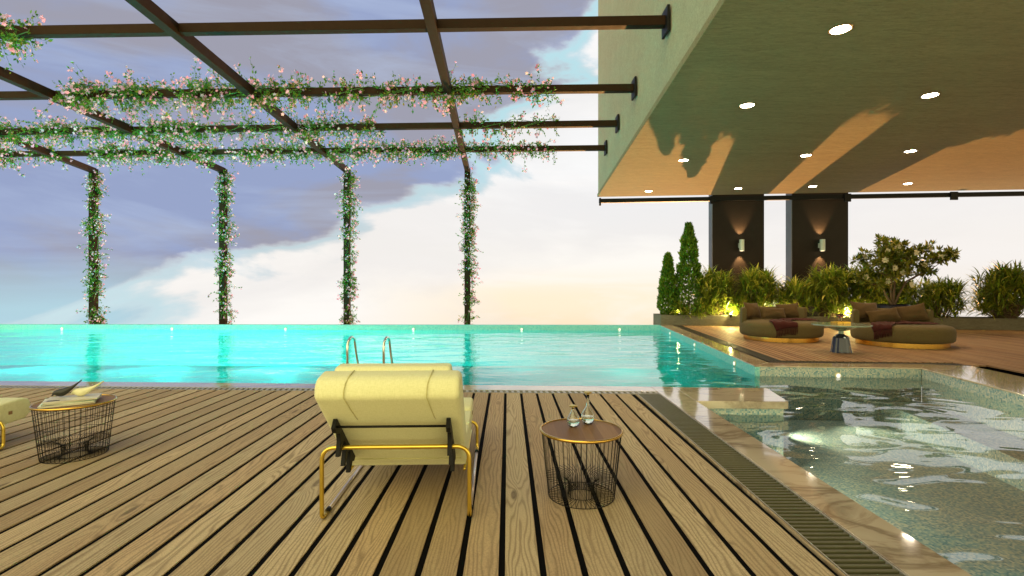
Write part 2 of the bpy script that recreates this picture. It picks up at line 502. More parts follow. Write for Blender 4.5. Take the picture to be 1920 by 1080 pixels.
mb.prism([(-18, -3.05), (1.64, -3.05), (1.64, front_y(1.64) - .03), (-18, front_y(-18) - .03)], -.0995, -.008)  # black sheet raised between the planks, paints the shade of their gaps
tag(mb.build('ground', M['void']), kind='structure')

def fy(x): return 7.35 - .045 * x      # water-side edge of the near coping
# copings (marble)
cp = MB()
cp.prism([(-24, fy(-24)), (-24, fy(-24) - .34), (1.985, fy(1.985) - .34), (1.985, fy(1.985))], -.12, 0)      # near coping
cp.prism([(1.985, -3), (2.29, -3), (2.315, fy(2.3)), (1.9851, fy(1.985))], -.12, .0006)                       # side coping along the spa
tag(cp.build('pool_coping', M['marble'], bevel=.006), kind='structure')
cw = MB().prism([(2.318, 6.37), (3.46, 6.34), (3.62, 7.19), (2.318, 7.24)], -.10, -.005)
cw.prism([(2.318, 6.41), (3.42, 6.38), (3.58, 7.16), (2.318, 7.21)], -.9, -.1003, mi=1)
tag(cw.build('pool_step', [M['marble'], M['mosaic']], bevel=.006), 'marble topped mosaic block jutting from the deck between pool and spa', 'step')

# terrace coping
def rx(y, off=0): return 4.38 + .1095 * (y - 9.18) + off
tc = MB()
tc.prism([(rx(18.6), 18.6), (rx(9.12), 9.12), (rx(9.12, .45), 9.53), (rx(18.6, .45), 18.6)], -.02, 0)
tc.prism([(rx(9.12), 9.1199), (7.18, 8.88), (7.62, 9.35), (rx(9.12, .45), 9.5299)], -.02, -.0006)
tc.prism([(7.18, 8.8799), (6.0, 2.0), (7.1, 2.0), (8.27, 9.12), (7.62, 9.3499)], -.03, -.0012)
tag(tc.build('terrace_coping', M['marble'], bevel=.006), kind='structure')
# terrace deck planks
td = MB()
P2, G2 = .13, .024
for k in range(0, 190):
    x0 = 4.12 + k * P2          # x at y = 0, boards run along dx/dy = .11
    def xat(y, o=0): return x0 + o + .11 * y
    ys = 9.80 - .0868 * (xat(9.7) - 4.9)
    if xat(9.2) > 8.62: ys = 1.0
    elif xat(9.2) > 8.2: ys = 9.2
    ye = 18.45 - .19 * (xat(18) - 5.4) + .1
    if x0 < 4.12 - .001: continue
    if ye < ys + .2: continue
    w = P2 - G2
    td.add([(xat(ys), ys, -.03), (xat(ys, w), ys, -.03), (xat(ye, w), ye, -.03), (xat(ye), ye, -.03),
            (xat(ys), ys, 0), (xat(ys, w), ys, 0), (xat(ye, w), ye, 0), (xat(ye), ye, 0)],
           [(0, 3, 2, 1), (4, 5, 6, 7), (0, 1, 5, 4), (1, 2, 6, 5), (2, 3, 7, 6), (3, 0, 4, 7)])
tag(td.build('terrace_deck', M['terrace'], bevel=.002, seg=1), kind='structure')
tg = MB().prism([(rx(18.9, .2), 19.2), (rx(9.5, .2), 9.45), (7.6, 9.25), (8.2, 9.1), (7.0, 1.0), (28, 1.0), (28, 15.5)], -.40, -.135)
tg.prism([(rx(18.3, .75), 18.3), (rx(9.9, .75), 9.82), (8.62, 9.5), (8.70, 9.0), (7.7, 1.1), (24, 1.1), (24, 14.9)], -.1345, -.005)  # raised black sheet, shade of the board gaps put into its colour
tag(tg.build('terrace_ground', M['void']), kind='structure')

# ------------------------------------------------------------------ drains
def drain(name, p0, p1, w, pitch, mat, frame, label, slat_dir=None, lip=True):
    p0 = Vector((*p0, 0)); p1 = Vector((*p1, 0))
    d = (p1 - p0).normalized(); n = Vector((-d.y, d.x, 0))    # n points to the left of travel
    root = empty(name, tuple(p0), label=label, cat='drain')
    L = (p1 - p0).length
    o = lambda a, b, z: (d * a + n * b + Vector((0, 0, z)))
    ch = MB()
    ch.add([o(0, 0, -.05), o(L, 0, -.05), o(L, w, -.05), o(0, w, -.05)], [(0, 1, 2, 3)])
    ch.build('channel', M['void'], root)
    sl = MB(); k = 0
    sd = slat_dir if slat_dir is not None else n
    a = .0
    while a < L:
        e = d * (pitch * .48)
        q = d * a
        s0 = q + n * .008; s1 = q + sd * ((w - .016) / max(.2, sd.dot(n))) + n * .008
        vs = [s0, s0 + e, s1 + e, s1]
        sl.add([v + Vector((0, 0, -.022)) for v in vs] + [v + Vector((0, 0, -.003)) for v in vs],
               [(0, 3, 2, 1), (4, 5, 6, 7), (0, 1, 5, 4), (1, 2, 6, 5), (2, 3, 7, 6), (3, 0, 4, 7)])
        a += pitch
    sl.build('grille', mat, root)
    fr = MB()
    for b in (0, w - .008):
        vs = [o(0, b, -.04), o(L, b, -.04), o(L, b + .008, -.04), o(0, b + .008, -.04),
              o(0, b, .0015), o(L, b, .0015), o(L, b + .008, .0015), o(0, b + .008, .0015)]
        fr.add(vs, [(0, 3, 2, 1), (4, 5, 6, 7), (0, 1, 5, 4), (1, 2, 6, 5), (2, 3, 7, 6), (3, 0, 4, 7)])
    fr.build('frame', frame, root)
    return root
drain('floor_drain', (1.975, -2.9), (1.975, 6.84), .30, .048, M['grate'], M['grate_light'],
      'long slatted drain running toward the camera between deck boards and marble coping beside the spa')
drain('floor_drain', (1.70, fy(1.7) - .34 - .15), (-18, fy(-18) - .34 - .15), -.15 + 0, .052, M['grate_light'], M['grate_light'],
      'narrow slatted drain along the near edge of the turquoise pool') if False else None
drain('floor_drain', (-18, fy(-18) - .497), (1.95, fy(1.95) - .497), .15, .078, M['grate_light'], M['grate_light'],
      'narrow pale slatted drain along the near edge of the turquoise pool', Vector((-.12, 1, 0)).normalized())
drain('floor_drain', (rx(9.75, .74), 9.75), (rx(18.5, .74), 18.5), .28, .06, M['grate_dark'], M['grate_dark'],
      'dark drain strip between the long pool and the terrace boards')
drain('floor_drain', (rx(9.75, .46), 9.545), (8.3, 9.16), .23, .06, M['grate_dark'], M['grate_dark'],
      'dark drain strip behind the spa in front of the daybeds')
drain('floor_drain', (7.10, 1.9), (8.34, 9.2), -.23, .06, M['grate'], M['grate'],
      'dark drain strip right of the pale coping at the right edge') if False else None

# ------------------------------------------------------------------ pool basins and water
WZ = -.18
ffy = lambda x: 18.45 - .015 * x
main = [(-30, fy(-30)), (2.318, fy(2.318) - .02), (3.6, 7.17), (rx(9.12), 9.12), (rx(18.38), 18.38), (-30, ffy(-30))]
pb = MB()
pb.prism([(-30, 6.8), (5.9, 6.8), (5.9, 19), (-30, 19.2)], -1.75, -1.5)
pb.prism([(-30, ffy(-30)), (rx(18.38, .05), 18.38), (rx(18.38, .05), 18.62), (-30, ffy(-30) + .22)], -1.5, 0)              # far wall
pb.prism([(rx(9.12) - .002, 9.12), (rx(18.5) - .002, 18.5), (rx(18.5, .12), 18.5), (rx(9.12, .12), 9.12)], -1.5, -.0205)     # right wall
pb.prism([(-30, fy(-30) - .02), (-30, fy(-30) - .3), (2.3, fy(2.3) - .3), (2.3, fy(2.3) - .02)], -1.5, -.121)              # near wall
tag(pb.build('pool_basin', M['pool_mosaic']), kind='structure')
sb = MB()
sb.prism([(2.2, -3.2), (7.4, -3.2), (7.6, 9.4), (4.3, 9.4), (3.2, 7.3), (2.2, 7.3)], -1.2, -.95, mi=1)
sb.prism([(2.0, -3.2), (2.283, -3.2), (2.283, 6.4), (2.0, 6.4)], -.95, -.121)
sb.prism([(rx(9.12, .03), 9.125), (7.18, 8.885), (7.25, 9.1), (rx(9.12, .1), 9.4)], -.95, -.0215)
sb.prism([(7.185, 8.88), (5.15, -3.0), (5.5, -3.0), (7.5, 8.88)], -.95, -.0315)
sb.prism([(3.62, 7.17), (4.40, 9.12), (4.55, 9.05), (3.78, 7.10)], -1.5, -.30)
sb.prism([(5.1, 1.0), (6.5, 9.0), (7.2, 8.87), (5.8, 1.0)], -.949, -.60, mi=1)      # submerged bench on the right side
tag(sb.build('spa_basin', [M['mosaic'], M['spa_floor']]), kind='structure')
tag(MB().add([(x, y, WZ) for x, y in main], [tuple(range(len(main)))]).build('pool_water', M['pool_water']), kind='structure')
spa = [(2.285, -3), (5.15, -3), (7.19, 8.88), (rx(9.12), 9.119), (3.601, 7.169), (3.4, 6.4), (2.285, 6.4)]
tag(MB().add([(x, y, WZ) for x, y in spa], [tuple(range(len(spa)))]).build('spa_water', M['spa_water']), kind='structure')

# ------------------------------------------------------------------ pool lamps
def pool_lamp(loc, face, label, watts, color, group, spread=100):
    root = empty('pool_lamp', loc, math.atan2(face[1], face[0]), label, 'pool lamp', group)
    Mx = Matrix.Rotation(R(90), 4, 'Y')
    b = MB().lathe([(.055, 0), (.055, .012), (.042, .018)], 24)
    b.v = [tuple(Mx @ Vector(p)) for p in b.v]
    b.build('rim', M['cream'], root)
    b = MB().lathe([(.038, .0185), (.03, .024), (.001, .026)], 24)
    b.v = [tuple(Mx @ Vector(p)) for p in b.v]
    b.build('lens', M['poollight'], root, smooth=True)
    if watts:
        L = bpy.data.lights.new('pool_lamp_light', 'SPOT')
        L.energy = watts; L.color = color; L.spot_size = R(spread); L.spot_blend = .9; L.shadow_soft_size = .03
        lo = bpy.data.objects.new('lamp_light', L); col.objects.link(lo); lo.parent = root
        lo.location = (.12, 0, -.25); lo.rotation_euler = (0, R(-72), 0)
        lo.rotation_euler = (Vector((-1, 0, .42))).to_track_quat('Z', 'Y').to_euler()
    return root
G1 = 'round lamps along the far wall of the long pool'
places = ['far left of the long pool', 'left of centre', 'at centre left', 'below the third post', 'below the fourth post', 'below the far right cross beams']
XS = [-16.6, -12.5, -8.3, -3.6, .35, 3.9]
LB = ['round lamp on the far pool wall, leftmost of the row', 'round lamp on the far pool wall between the two leftmost vine posts',
      'round lamp on the far pool wall between the second and third vine posts', 'round lamp on the far pool wall between the third and fourth vine posts',
      'round lamp on the far pool wall just right of the fourth vine post', 'round lamp on the far pool wall nearest the terrace corner']
for x, lb in zip(XS, LB):
    pool_lamp((x, ffy(x) - .003, -.15), (0, -1), lb, 420 if x < -5 else 40, (.12, 1, .85), G1, 150)
for y, lb in ((16.6, 'small round lamp on the terrace side pool wall, farthest from the camera'),
              (13.4, 'small round lamp on the terrace side pool wall, middle one of three'),
              (10.2, 'small round lamp on the terrace side pool wall, nearest the spa corner')):
    pool_lamp((rx(y) - .004, y, -.125), (-1, 0), lb, 30, (.2, 1, .85), 'round lamps along the terrace side of the pool')
pool_lamp((5.78, 8.99, -.15), (0, -1), 'round lamp on the far green mosaic wall of the spa', 70, (1, .86, .5), 'round lamps in the spa')
pool_lamp((4.17, 8.12, -.40), (1, -.3), 'underwater lamp on the low divider between spa and long pool', 80, (1, .86, .5), 'round lamps in the spa')
for y, lb in ((5.6, 'underwater lamp on the spa wall under the marble coping, farther one'),
              (3.3, 'underwater lamp on the spa wall under the marble coping, nearer one')):
    pool_lamp((2.286, y, -.30), (1, 0), lb, 260, (1, .86, .5), 'round lamps in the spa')
# unseen cyan flood lamps added in the near wall to brighten the pool water
for x, lb in ((-15.2, 'leftmost'), (-11.2, 'second'), (-7.2, 'third'), (-3.2, 'fourth'), (.6, 'rightmost')):
    pool_lamp((x, fy(x) - .017, -.35), (0, 1), 'underwater lamp below the near coping of the long pool, ' + lb + ' of five', (3400 if x < -5 else 450 if x < -2 else 30), (.08, 1, .82), 'underwater lamps below the near coping', 165)

# ------------------------------------------------------------------ building overhead
ZC = 4.85
def ex(y): return 2.54 + .055 * (y - 6.04)
sof = [(ex(-7), -7), (ex(19.5), 19.5), (28, 17.0), (28, -7)]
bld = empty('building', (10, 6, ZC), label='tall pale green plaster building volume hanging over the spa and terrace', cat='building')
def local(b, o):
    b.v = [(x - o[0], y - o[1], z - o[2]) for x, y, z in b.v]; return b
local(MB().prism(sof, ZC, ZC + .12), (10, 6, ZC)).build('soffit', M['soffit'], bld, bevel=.012)
inn = [(ex(-7) + .03, -6.97), (ex(19.5) + .03, 19.47), (27.97, 16.97), (27.97, -6.97)]
local(MB().prism(inn, ZC + .1205, 17), (10, 6, ZC)).build('wall', M['facade'], bld)

DL = [(4.354, 6.715, 'large looking round downlight in the soffit nearest the camera'),
      (4.436, 9.556, 'second downlight from the front in the leftmost soffit row'),
      (7.467, 9.048, 'nearest downlight of the second soffit row, at the end of the orange streak'),
      (4.659, 13.745, 'third downlight from the front in the leftmost soffit row'),
      (7.678, 13.238, 'middle downlight of the second soffit row in green shade'),
      (10.078, 12.817, 'downlight beside the big orange patch, right of the middle row'),
      (4.918, 18.249, 'smallest downlight at the far left corner of the soffit'),
      (7.921, 17.747, 'far downlight above the left dark pillar'),
      (10.31, 17.366, 'far downlight above the right dark pillar'),
      (13.208, 16.911, 'far downlight within the orange patch right of both pillars')]
for x, y, lb in DL:
    r_ = empty('downlight', (x, y, ZC), label=lb, cat='ceiling light', group='recessed downlights in the soffit')
    MB().lathe([(.118, -.002), (.118, -.012), (.145, -.012), (.145, -.002)], 40).build('ring', M['steel_rail'], r_, smooth=False)
    MB().lathe([(.117, -.003), (.116, -.006), (.001, -.007)], 40).build('lens', M['downlight'], r_)
    L = bpy.data.lights.new('downlight_light', 'SPOT'); L.energy = 240 if y > 12 else 130; L.color = (1, .66, .34)
    L.spot_size = R(120); L.spot_blend = .9; L.shadow_soft_size = .1
    lo = bpy.data.objects.new('lamp_light', L); col.objects.link(lo); lo.parent = r_; lo.location = (0, 0, -.12)

# ------------------------------------------------------------------ pergola
ZB = 1.45 + 4.48
per = empty('pergola', (-6, 20, 0), label='dark brown steel pergola frame carrying flowering vines over the long pool', cat='pergola')
O = (-6, 20, 0)
beamY = [(8.78, 9.14), (11.74, 12.1), (14.30, 14.8), (16.83, 17.3)]   # y at the wall end, y at x=-9
def beam_line(i):
    y1, y0 = beamY[i]
    xe = ex(y1)
    s = (y1 - y0) / (xe + 9.0)
    return xe, y1, s
for i in range(4):
    xe, y1, s = beam_line(i)
    x0 = -24
    local(MB().bar((x0, y1 + s * (x0 - xe), ZB), (xe - .05, y1, ZB), .15, .165), O).build('cross_beam', M['steel'], per, bevel=.004, seg=1)
    fl = MB().box(xe - .05, xe - .004, y1 - .17, y1 + .17, ZB - .14, ZB + .30)
    local(fl, O).build('bracket', M['black'], per, bevel=.004, seg=1)
RA = [((-14.2, 9.9), (-16.55, 20.05)), ((-10.65, 9.0), (-11.35, 20.05)), ((-5.70, 3.0), (-6.46, 20.05)), ((-1.21, 2.5), (-1.70, 20.05))]
RA = [((-13.6, 8.0), (-16.55, 20.05)), ((-10.55, 4.0), (-11.42, 20.05)), ((-5.70, 3.0), (-6.52, 20.05)), ((-1.18, 2.5), (-1.76, 20.05)), ((-18.5, 8.0), (-21.6, 20.05))]
for (a, b_) in RA:
    local(MB().bar((*a, ZB - .05), (*b_, ZB - .05), .175, .21), O).build('rafter', M['steel'], per, bevel=.004, seg=1)
    local(MB().box(b_[0] - .11, b_[0] + .11, 19.93, 20.15, -2.2, ZB + .13), O).build('post', M['steel'], per, bevel=.004, seg=1)
tag(MB().prism([(-30, 18.75), (3.3, 18.6), (3.3, 20.6), (-30, 20.6)], -2.5, -2.2).build('ledge', M['planter']), kind='structure')

# rail under the soffit
rl = empty('ceiling_rail', (3.43, 20, 4.72), label='black rail with hanging brackets running under the far edge of the soffit', cat='rail')
O = (3.43, 20, 4.72)
def raily(x): return 20.0 - .105 * (x - 3.43)
local(MB().bar((3.43, 20, 4.70), (26, raily(26), 4.70), .12, .16), O).build('rail_bar', M['black'], rl, bevel=.004, seg=1)
for x, w in ((3.46, .07), (7.70, .17), (12.55, .24), (16.2, .26)):
    local(MB().box(x - w / 2, x + w / 2, raily(x) - .12, raily(x) - .062, 4.58, 4.88), O).build('bracket', M['black'], rl)

# ------------------------------------------------------------------ dark pillars with wall lamps
def pillar(px0, px1, yf, depth, label, group='dark pillars under the soffit'):
    w = px1 - px0
    r_ = empty('pillar', (px0 + w / 2, yf, 0), label=label, cat='pillar', group=group)
    MB().box(-w / 2 + .02, w / 2, 0, depth, -.3, 5.3).build('panel', M['column'], r_, bevel=.006)
    MB().box(-w / 2 - .002, -w / 2 + .0195, .004, depth - .002, -.3, 5.28).build('side_panel', M['column_edge'], r_)
    return r_
PY = 19.75
pillar(7.80, 9.83, PY, .35, 'wide dark brown pillar left of the other, behind the left daybed')
pillar(10.75, 12.93, 19.48, .42, 'wide dark brown pillar with grey side between the left pillar and the magnolia')
def wall_lamp(x, y, z, label):
    r_ = empty('wall_lamp', (x, y, z), label=label, cat='wall lamp', group='up and down lamps on the pillars')
    MB().lathe([(.085, -.22), (.092, -.215), (.092, .215), (.085, .22)], 28, (0, -.19, 0)).build('lamp_body', M['lamp_white'], r_, smooth=False)
    MB().box(-.055, .055, -.105, 0, -.09, .09).build('mount', M['lamp_white'], r_, bevel=.005)
    MB().lathe([(.07, .2205), (.001, .222)], 20, (0, -.19, 0)).build('lens', M['walllamp'], r_)
    MB().lathe([(.001, -.222), (.07, -.2205)], 20, (0, -.19, 0)).build('lens', M['walllamp'], r_)
    for sgn in (1, -1):
        L = bpy.data.lights.new('wall_lamp_light', 'SPOT'); L.energy = 200; L.color = (1, .62, .3)
        L.spot_size = R(66); L.spot_blend = .7; L.shadow_soft_size = .02
        lo = bpy.data.objects.new('lamp_light', L); col.objects.link(lo); lo.parent = r_
        lo.location = (0, -.19, .25 * sgn)
        lo.rotation_euler = Vector((0, -.28, -1.0 * sgn)).to_track_quat('Z', 'Y').to_euler()
wall_lamp(8.87, PY, 3.00, 'small pale cylinder lamp on the left dark pillar')
wall_lamp(11.82, 19.48, 2.98, 'small pale cylinder lamp on the right dark pillar')

# ------------------------------------------------------------------ planter
def ply(x): return 18.42 - .19 * (x - 5.4)
pl = empty('planter', (5.4, 18.42, 0), label='long low concrete planter behind the daybeds', cat='planter')
O = (5.4, 18.42, 0)
b = MB()
fr_ = [(5.4, ply(5.4)), (19, ply(19)), (19, ply(19) + .10), (5.4, ply(5.4) + .10)]
bk = [(5.4, ply(5.4) + .85), (19, ply(19) + .85), (19, ply(19) + .95), (5.4, ply(5.4) + .95)]
b.prism(fr_, -.1, .375); b.prism(bk, -.1, .375)
b.prism([(5.4, ply(5.4) + .1001), (5.5, ply(5.5) + .1001), (5.5, ply(5.5) + .8499), (5.4, ply(5.4) + .8499)], -.1, .3745)
local(b, O).build('planter_box', M['planter'], pl, bevel=.008)
local(MB().prism([(5.5, ply(5.5) + .101), (19, ply(19) + .101), (19, ply(19) + .849), (5.5, ply(5.5) + .849)], 0, .31), O).build('soil', M['soil'], pl)

# ------------------------------------------------------------------ vegetation
def rand_dir(r):
    z = r.uniform(-1, 1); t = r.uniform(0, 2 * math.pi); s = math.sqrt(1 - z * z)
    return Vector((s * math.cos(t), s * math.sin(t), z))
def leaf(mb_, p, d, up, L, W, mi=0):
    side = d.cross(up)
    if side.length < 1e-4: side = d.orthogonal()
    side = side.normalized() * (W / 2)
    mb_.add([p, p + d * (L * .45) + side, p + d * L, p + d * (L * .45) - side], [(0, 1, 2, 3)], mi)

def cypress(x, y, z0, h, rad, seed, label):
    r = random.Random(seed)
    root = empty('cypress', (x, y, z0), label=label, cat='cypress')
    MB().tube([(0, 0, 0), (.01, 0, h * .5), (0, .01, h * .9)], .035, 8, r1=.01).build('trunk', M['bark'], root)
    b_ = MB()
    n = int(5200 * h / 3.2)
    for i in range(n):
        t = r.random() ** .85
        lump = 1 + .16 * math.sin(t * 31 + seed) * math.sin(t * 13)
        prof = (min(1, (t + .04) / .14) ** .6) * (1 - t) ** .62 * 1.15 * lump
        a = r.uniform(0, 2 * math.pi)
        bump = 1 + .22 * mnoise.noise(Vector((math.cos(a) * 2, math.sin(a) * 2, t * 9 + seed)))
        rr = rad * prof * bump * (r.uniform(.35, 1.0) ** .5)
        p = Vector((math.cos(a) * rr, math.sin(a) * rr, t * h))
        d = (Vector((math.cos(a), math.sin(a), 1.5)) + rand_dir(r) * .7).normalized()
        L = r.uniform(.08, .17)
        leaf(b_, p, d, rand_dir(r), L, L * .42)
        if r.random() < .6: leaf(b_, p, (d + rand_dir(r) * .6).normalized(), rand_dir(r), L * .8, L * .3)
    for i in range(60):
        t = .88 + r.random() * .12
        p = Vector((r.gauss(0, .02), r.gauss(0, .02), t * h))
        leaf(b_, p, (Vector((0, 0, 1)) + rand_dir(r) * .5).normalized(), rand_dir(r), r.uniform(.08, .16), .03)
    b_.build('foliage', M['cypress'], root)
cypress(5.78, 18.78, .31, 2.26, .34, 3, 'short slim cypress at the left end of the planter')
cypress(6.52, 18.70, .31, 3.38, .50, 5, 'tall slim cypress second from the left end of the planter')

def blade(b_, p, az, el, L, W, droop, n=4):
    prev = Vector(p); e = el
    hd = Vector((math.cos(az), math.sin(az), 0)); sd = Vector((-math.sin(az), math.cos(az), 0))
    base = len(b_.v); vs = []
    for i in range(n + 1):
        t = i / n
        w = W * (.35 + 1.3 * t if t < .5 else 2 * (1 - t)) * .5 + .0008
        vs.append(prev - sd * w); vs.append(prev + sd * w)
        d = hd * math.cos(e) + Vector((0, 0, 1)) * math.sin(e)
        prev = prev + d * (L / n)
        e -= droop / n
    b_.add(vs, [(2 * i, 2 * i + 1, 2 * i + 3, 2 * i + 2) for i in range(n)])

def bush(x, y, z0, h, rad, seed, label, group='arching grassy shrubs in the planter', dens=1.0, name='leafy_shrub', parts=True):
    r = random.Random(seed)
    root = empty(name, (x, y, z0), label=label, cat='shrub', group=group)
    b_ = MB(); st = MB()
    nt = int(72 * dens * max(.5, h * rad / 1.1))
    for k in range(nt):
        a = r.uniform(0, 2 * math.pi); rr = rad * .62 * math.sqrt(r.random())
        tz = h * (.06 + .74 * r.random() ** .8) * (1 - .45 * (rr / rad) ** 2)
        c = Vector((math.cos(a) * rr, math.sin(a) * rr, tz))
        st.tube([(c.x * .35, c.y * .35, 0), (c.x * .7, c.y * .7, tz * .5), tuple(c)], .011, 5, r1=.006)
        nb = r.randint(15, 22)
        for i in range(nb):
            az = r.uniform(0, 2 * math.pi)
            el = r.uniform(R(0), R(82))
            L = r.uniform(.38, .72) * min(1.0, .55 + h * .3)
            blade(b_, c + rand_dir(r) * .05, az, el, L, r.uniform(.032, .060), r.uniform(.6, 1.7))
    b_.build('foliage', M['blade'], root)
    st.build('stem', M['bark'], root)
    return root
BU = [(7.42, .55, 1.90, .90, 'leafy shrub beside the tall cypress, leftmost of the shrubs'),
      (8.75, .30, 1.95, .85, 'leafy shrub before the left pillar, lit yellow from within'),
      (9.95, .45, 1.42, .9, 'lower leafy shrub between the two pillars'),
      (11.05, .35, 2.0, .95, 'leafy shrub before the left half of the right pillar'),
      (12.25, .45, 2.1, .95, 'leafy shrub before the right edge of the right pillar'),
      (13.35, .50, 1.38, .9, 'leafy shrub left behind the magnolia tree'),
      (14.55, .60, 1.42, .95, 'leafy shrub behind the magnolia trunk on its right'),
      (16.35, .45, 2.05, 1.15, 'round leafy shrub standing apart right of the magnolia'),
      (18.6, .45, 1.7, .80, 'leafy shrub cut by the right edge of the photo')]
for i, (x, dy, h, rad, lb) in enumerate(BU):
    bush(x, ply(x) + dy, .31, h, rad, 20 + i, lb)
for i, (x, h, rad, lb) in enumerate([(6.15, .45, .38, 'low tuft of grass at the foot of the short cypress'),
                                      (6.95, .55, .42, 'low tuft of grass at the foot of the tall cypress'),
                                      (8.15, .75, .50, 'low yellow lit tuft just left of the left daybed')]):
    bush(x, ply(x) + .28, .31, h, rad, 60 + i, lb, 'low grass tufts in the planter', 1.3, 'grass_tuft')
# trailing plant over the planter rim
tr = empty('trailing_plant', (6.62, ply(6.62) + .02, .38), label='small trailing plant spilling over the planter rim', cat='plant')
b_ = MB(); r = random.Random(5)
for c in ((-.10, 0), (.10, 0), (.22, 0)):
    for i in range(26):
        blade(b_, (c[0], c[1], r.uniform(-.02, .05)), r.uniform(R(180), R(360)), r.uniform(-.2, .8), r.uniform(.15, .32), .02, r.uniform(1.2, 2.4))
b_.build('foliage', M['blade'], tr)

# planter spotlights (lit lamps glowing yellow among the plants)
for x, dy, e, lb in ((6.05, .06, 25, 'small spotlight glowing in the planter by the short cypress'),
                     (7.75, -.02, 90, 'small spotlight glowing in the planter left of the left daybed'),
                     (8.95, .18, 120, 'small spotlight glowing in the planter before the left pillar'),
                     (11.5, .12, 90, 'small spotlight hidden low among the shrubs between the pillars'),
                     (13.0, .12, 60, 'small spotlight low behind the table between the daybeds')):
    r_ = empty('garden_spotlight', (x, ply(x) + dy, .31), label=lb, cat='spotlight', group='small spotlights in the planter')
    MB().lathe([(.03, .0), (.03, .04), (.05, .05), (.055, .12), (.05, .125)], 16).build('lamp_body', M['black'], r_)
    MB().lathe([(.045, .126), (.001, .128)], 16).build('lens', M['walllamp'], r_)
    L = bpy.data.lights.new('garden_light', 'POINT'); L.energy = e * 1.7; L.color = (1, .80, .28); L.shadow_soft_size = .05
    lo = bpy.data.objects.new('lamp_light', L); col.objects.link(lo); lo.parent = r_; lo.location = (0, 0, .2)

# magnolia in a pot
MG = (12.30, 16.35)
pt = empty('plant_pot', (*MG, 0), label='tall glossy blue black pot holding the magnolia between planter and right daybed', cat='pot')
MB().lathe([(.36, 0), (.44, .1), (.50, .40), (.49, .78), (.46, .84), (.42, .84), (.42, .74), (.001, .74)], 40).build('pot_body', M['pot'], pt, smooth=True)
mg = empty('magnolia_tree', (*MG, .74), label='small spreading magnolia tree with cream flowers growing from the dark pot', cat='tree')
px2 = lambda x, y: Vector(((x - 1672) * .84 / 950 * 16.35, 0, 1.45 + (535 - y) / 950 * 16.35 - .74))
r = random.Random(11)
limbs = MB(); lf = MB(); flw = MB()
tips = [(1618, 492), (1606, 484), (1632, 476), (1650, 468), (1664, 452), (1680, 462), (1698, 470), (1722, 478), (1742, 486), (1764, 484), (1775, 480), (1650, 492), (1672, 488), (1694, 490),
        (1715, 500), (1735, 508), (1612, 522), (1640, 506), (1655, 515), (1684, 512), (1706, 520), (1630, 530), (1700, 536), (1725, 470), (1645, 480), (1688, 478), (1660, 500)]
forks = [(1668, 520), (1676, 515), (1690, 528), (1655, 535)]
root0 = px2(1672, 578)
trunks = []
for fx, fy_ in forks:
    f = px2(fx, fy_) + Vector((0, r.uniform(-.3, .3), 0))
    mid = (root0 + f) / 2 + Vector((r.uniform(-.06, .06), r.uniform(-.1, .1), 0))
    limbs.tube([(0, 0, 0), tuple(mid), tuple(f)], .042, 7, r1=.024)
    trunks.append(f)
for (tx, ty) in tips:
    tp = px2(tx, ty) + Vector((0, r.uniform(-.75, .75), 0))
    f = min(trunks, key=lambda q: (q - tp).length)
    mid = (f + tp) / 2 + Vector((r.uniform(-.08, .08), 0, -.07))
    limbs.tube([tuple(f), tuple(mid), tuple(tp)], .018, 5, r1=.006)
    for k in range(11):
        c = tp + Vector((r.gauss(0, .12), r.gauss(0, .14), r.gauss(0, .07))) if k else tp
        ax = (Vector((0, 0, 1)) + rand_dir(r) * .5).normalized()
        for i in range(15):
            d = (rand_dir(r) + ax * .35).normalized()
            L = r.uniform(.14, .24)
            leaf(lf, c + d * .02, d, (ax + rand_dir(r) * .3).normalized(), L, L * .38)
    if r.random() < .7:
        c = tp + Vector((r.uniform(-.1, .1), -.16, .04))
        for i in range(9):
            a = i / 9 * 6.283
            leaf(flw, c, (Vector((math.cos(a), -.5, math.sin(a))) + rand_dir(r) * .3).normalized(), Vector((0, -1, 0)), .12, .08)
limbs.build('trunk', M['bark'], mg, smooth=True)
lf.build('crown', M['magnolia'], mg)
flw.build('blossom', M['white_flower'], mg)

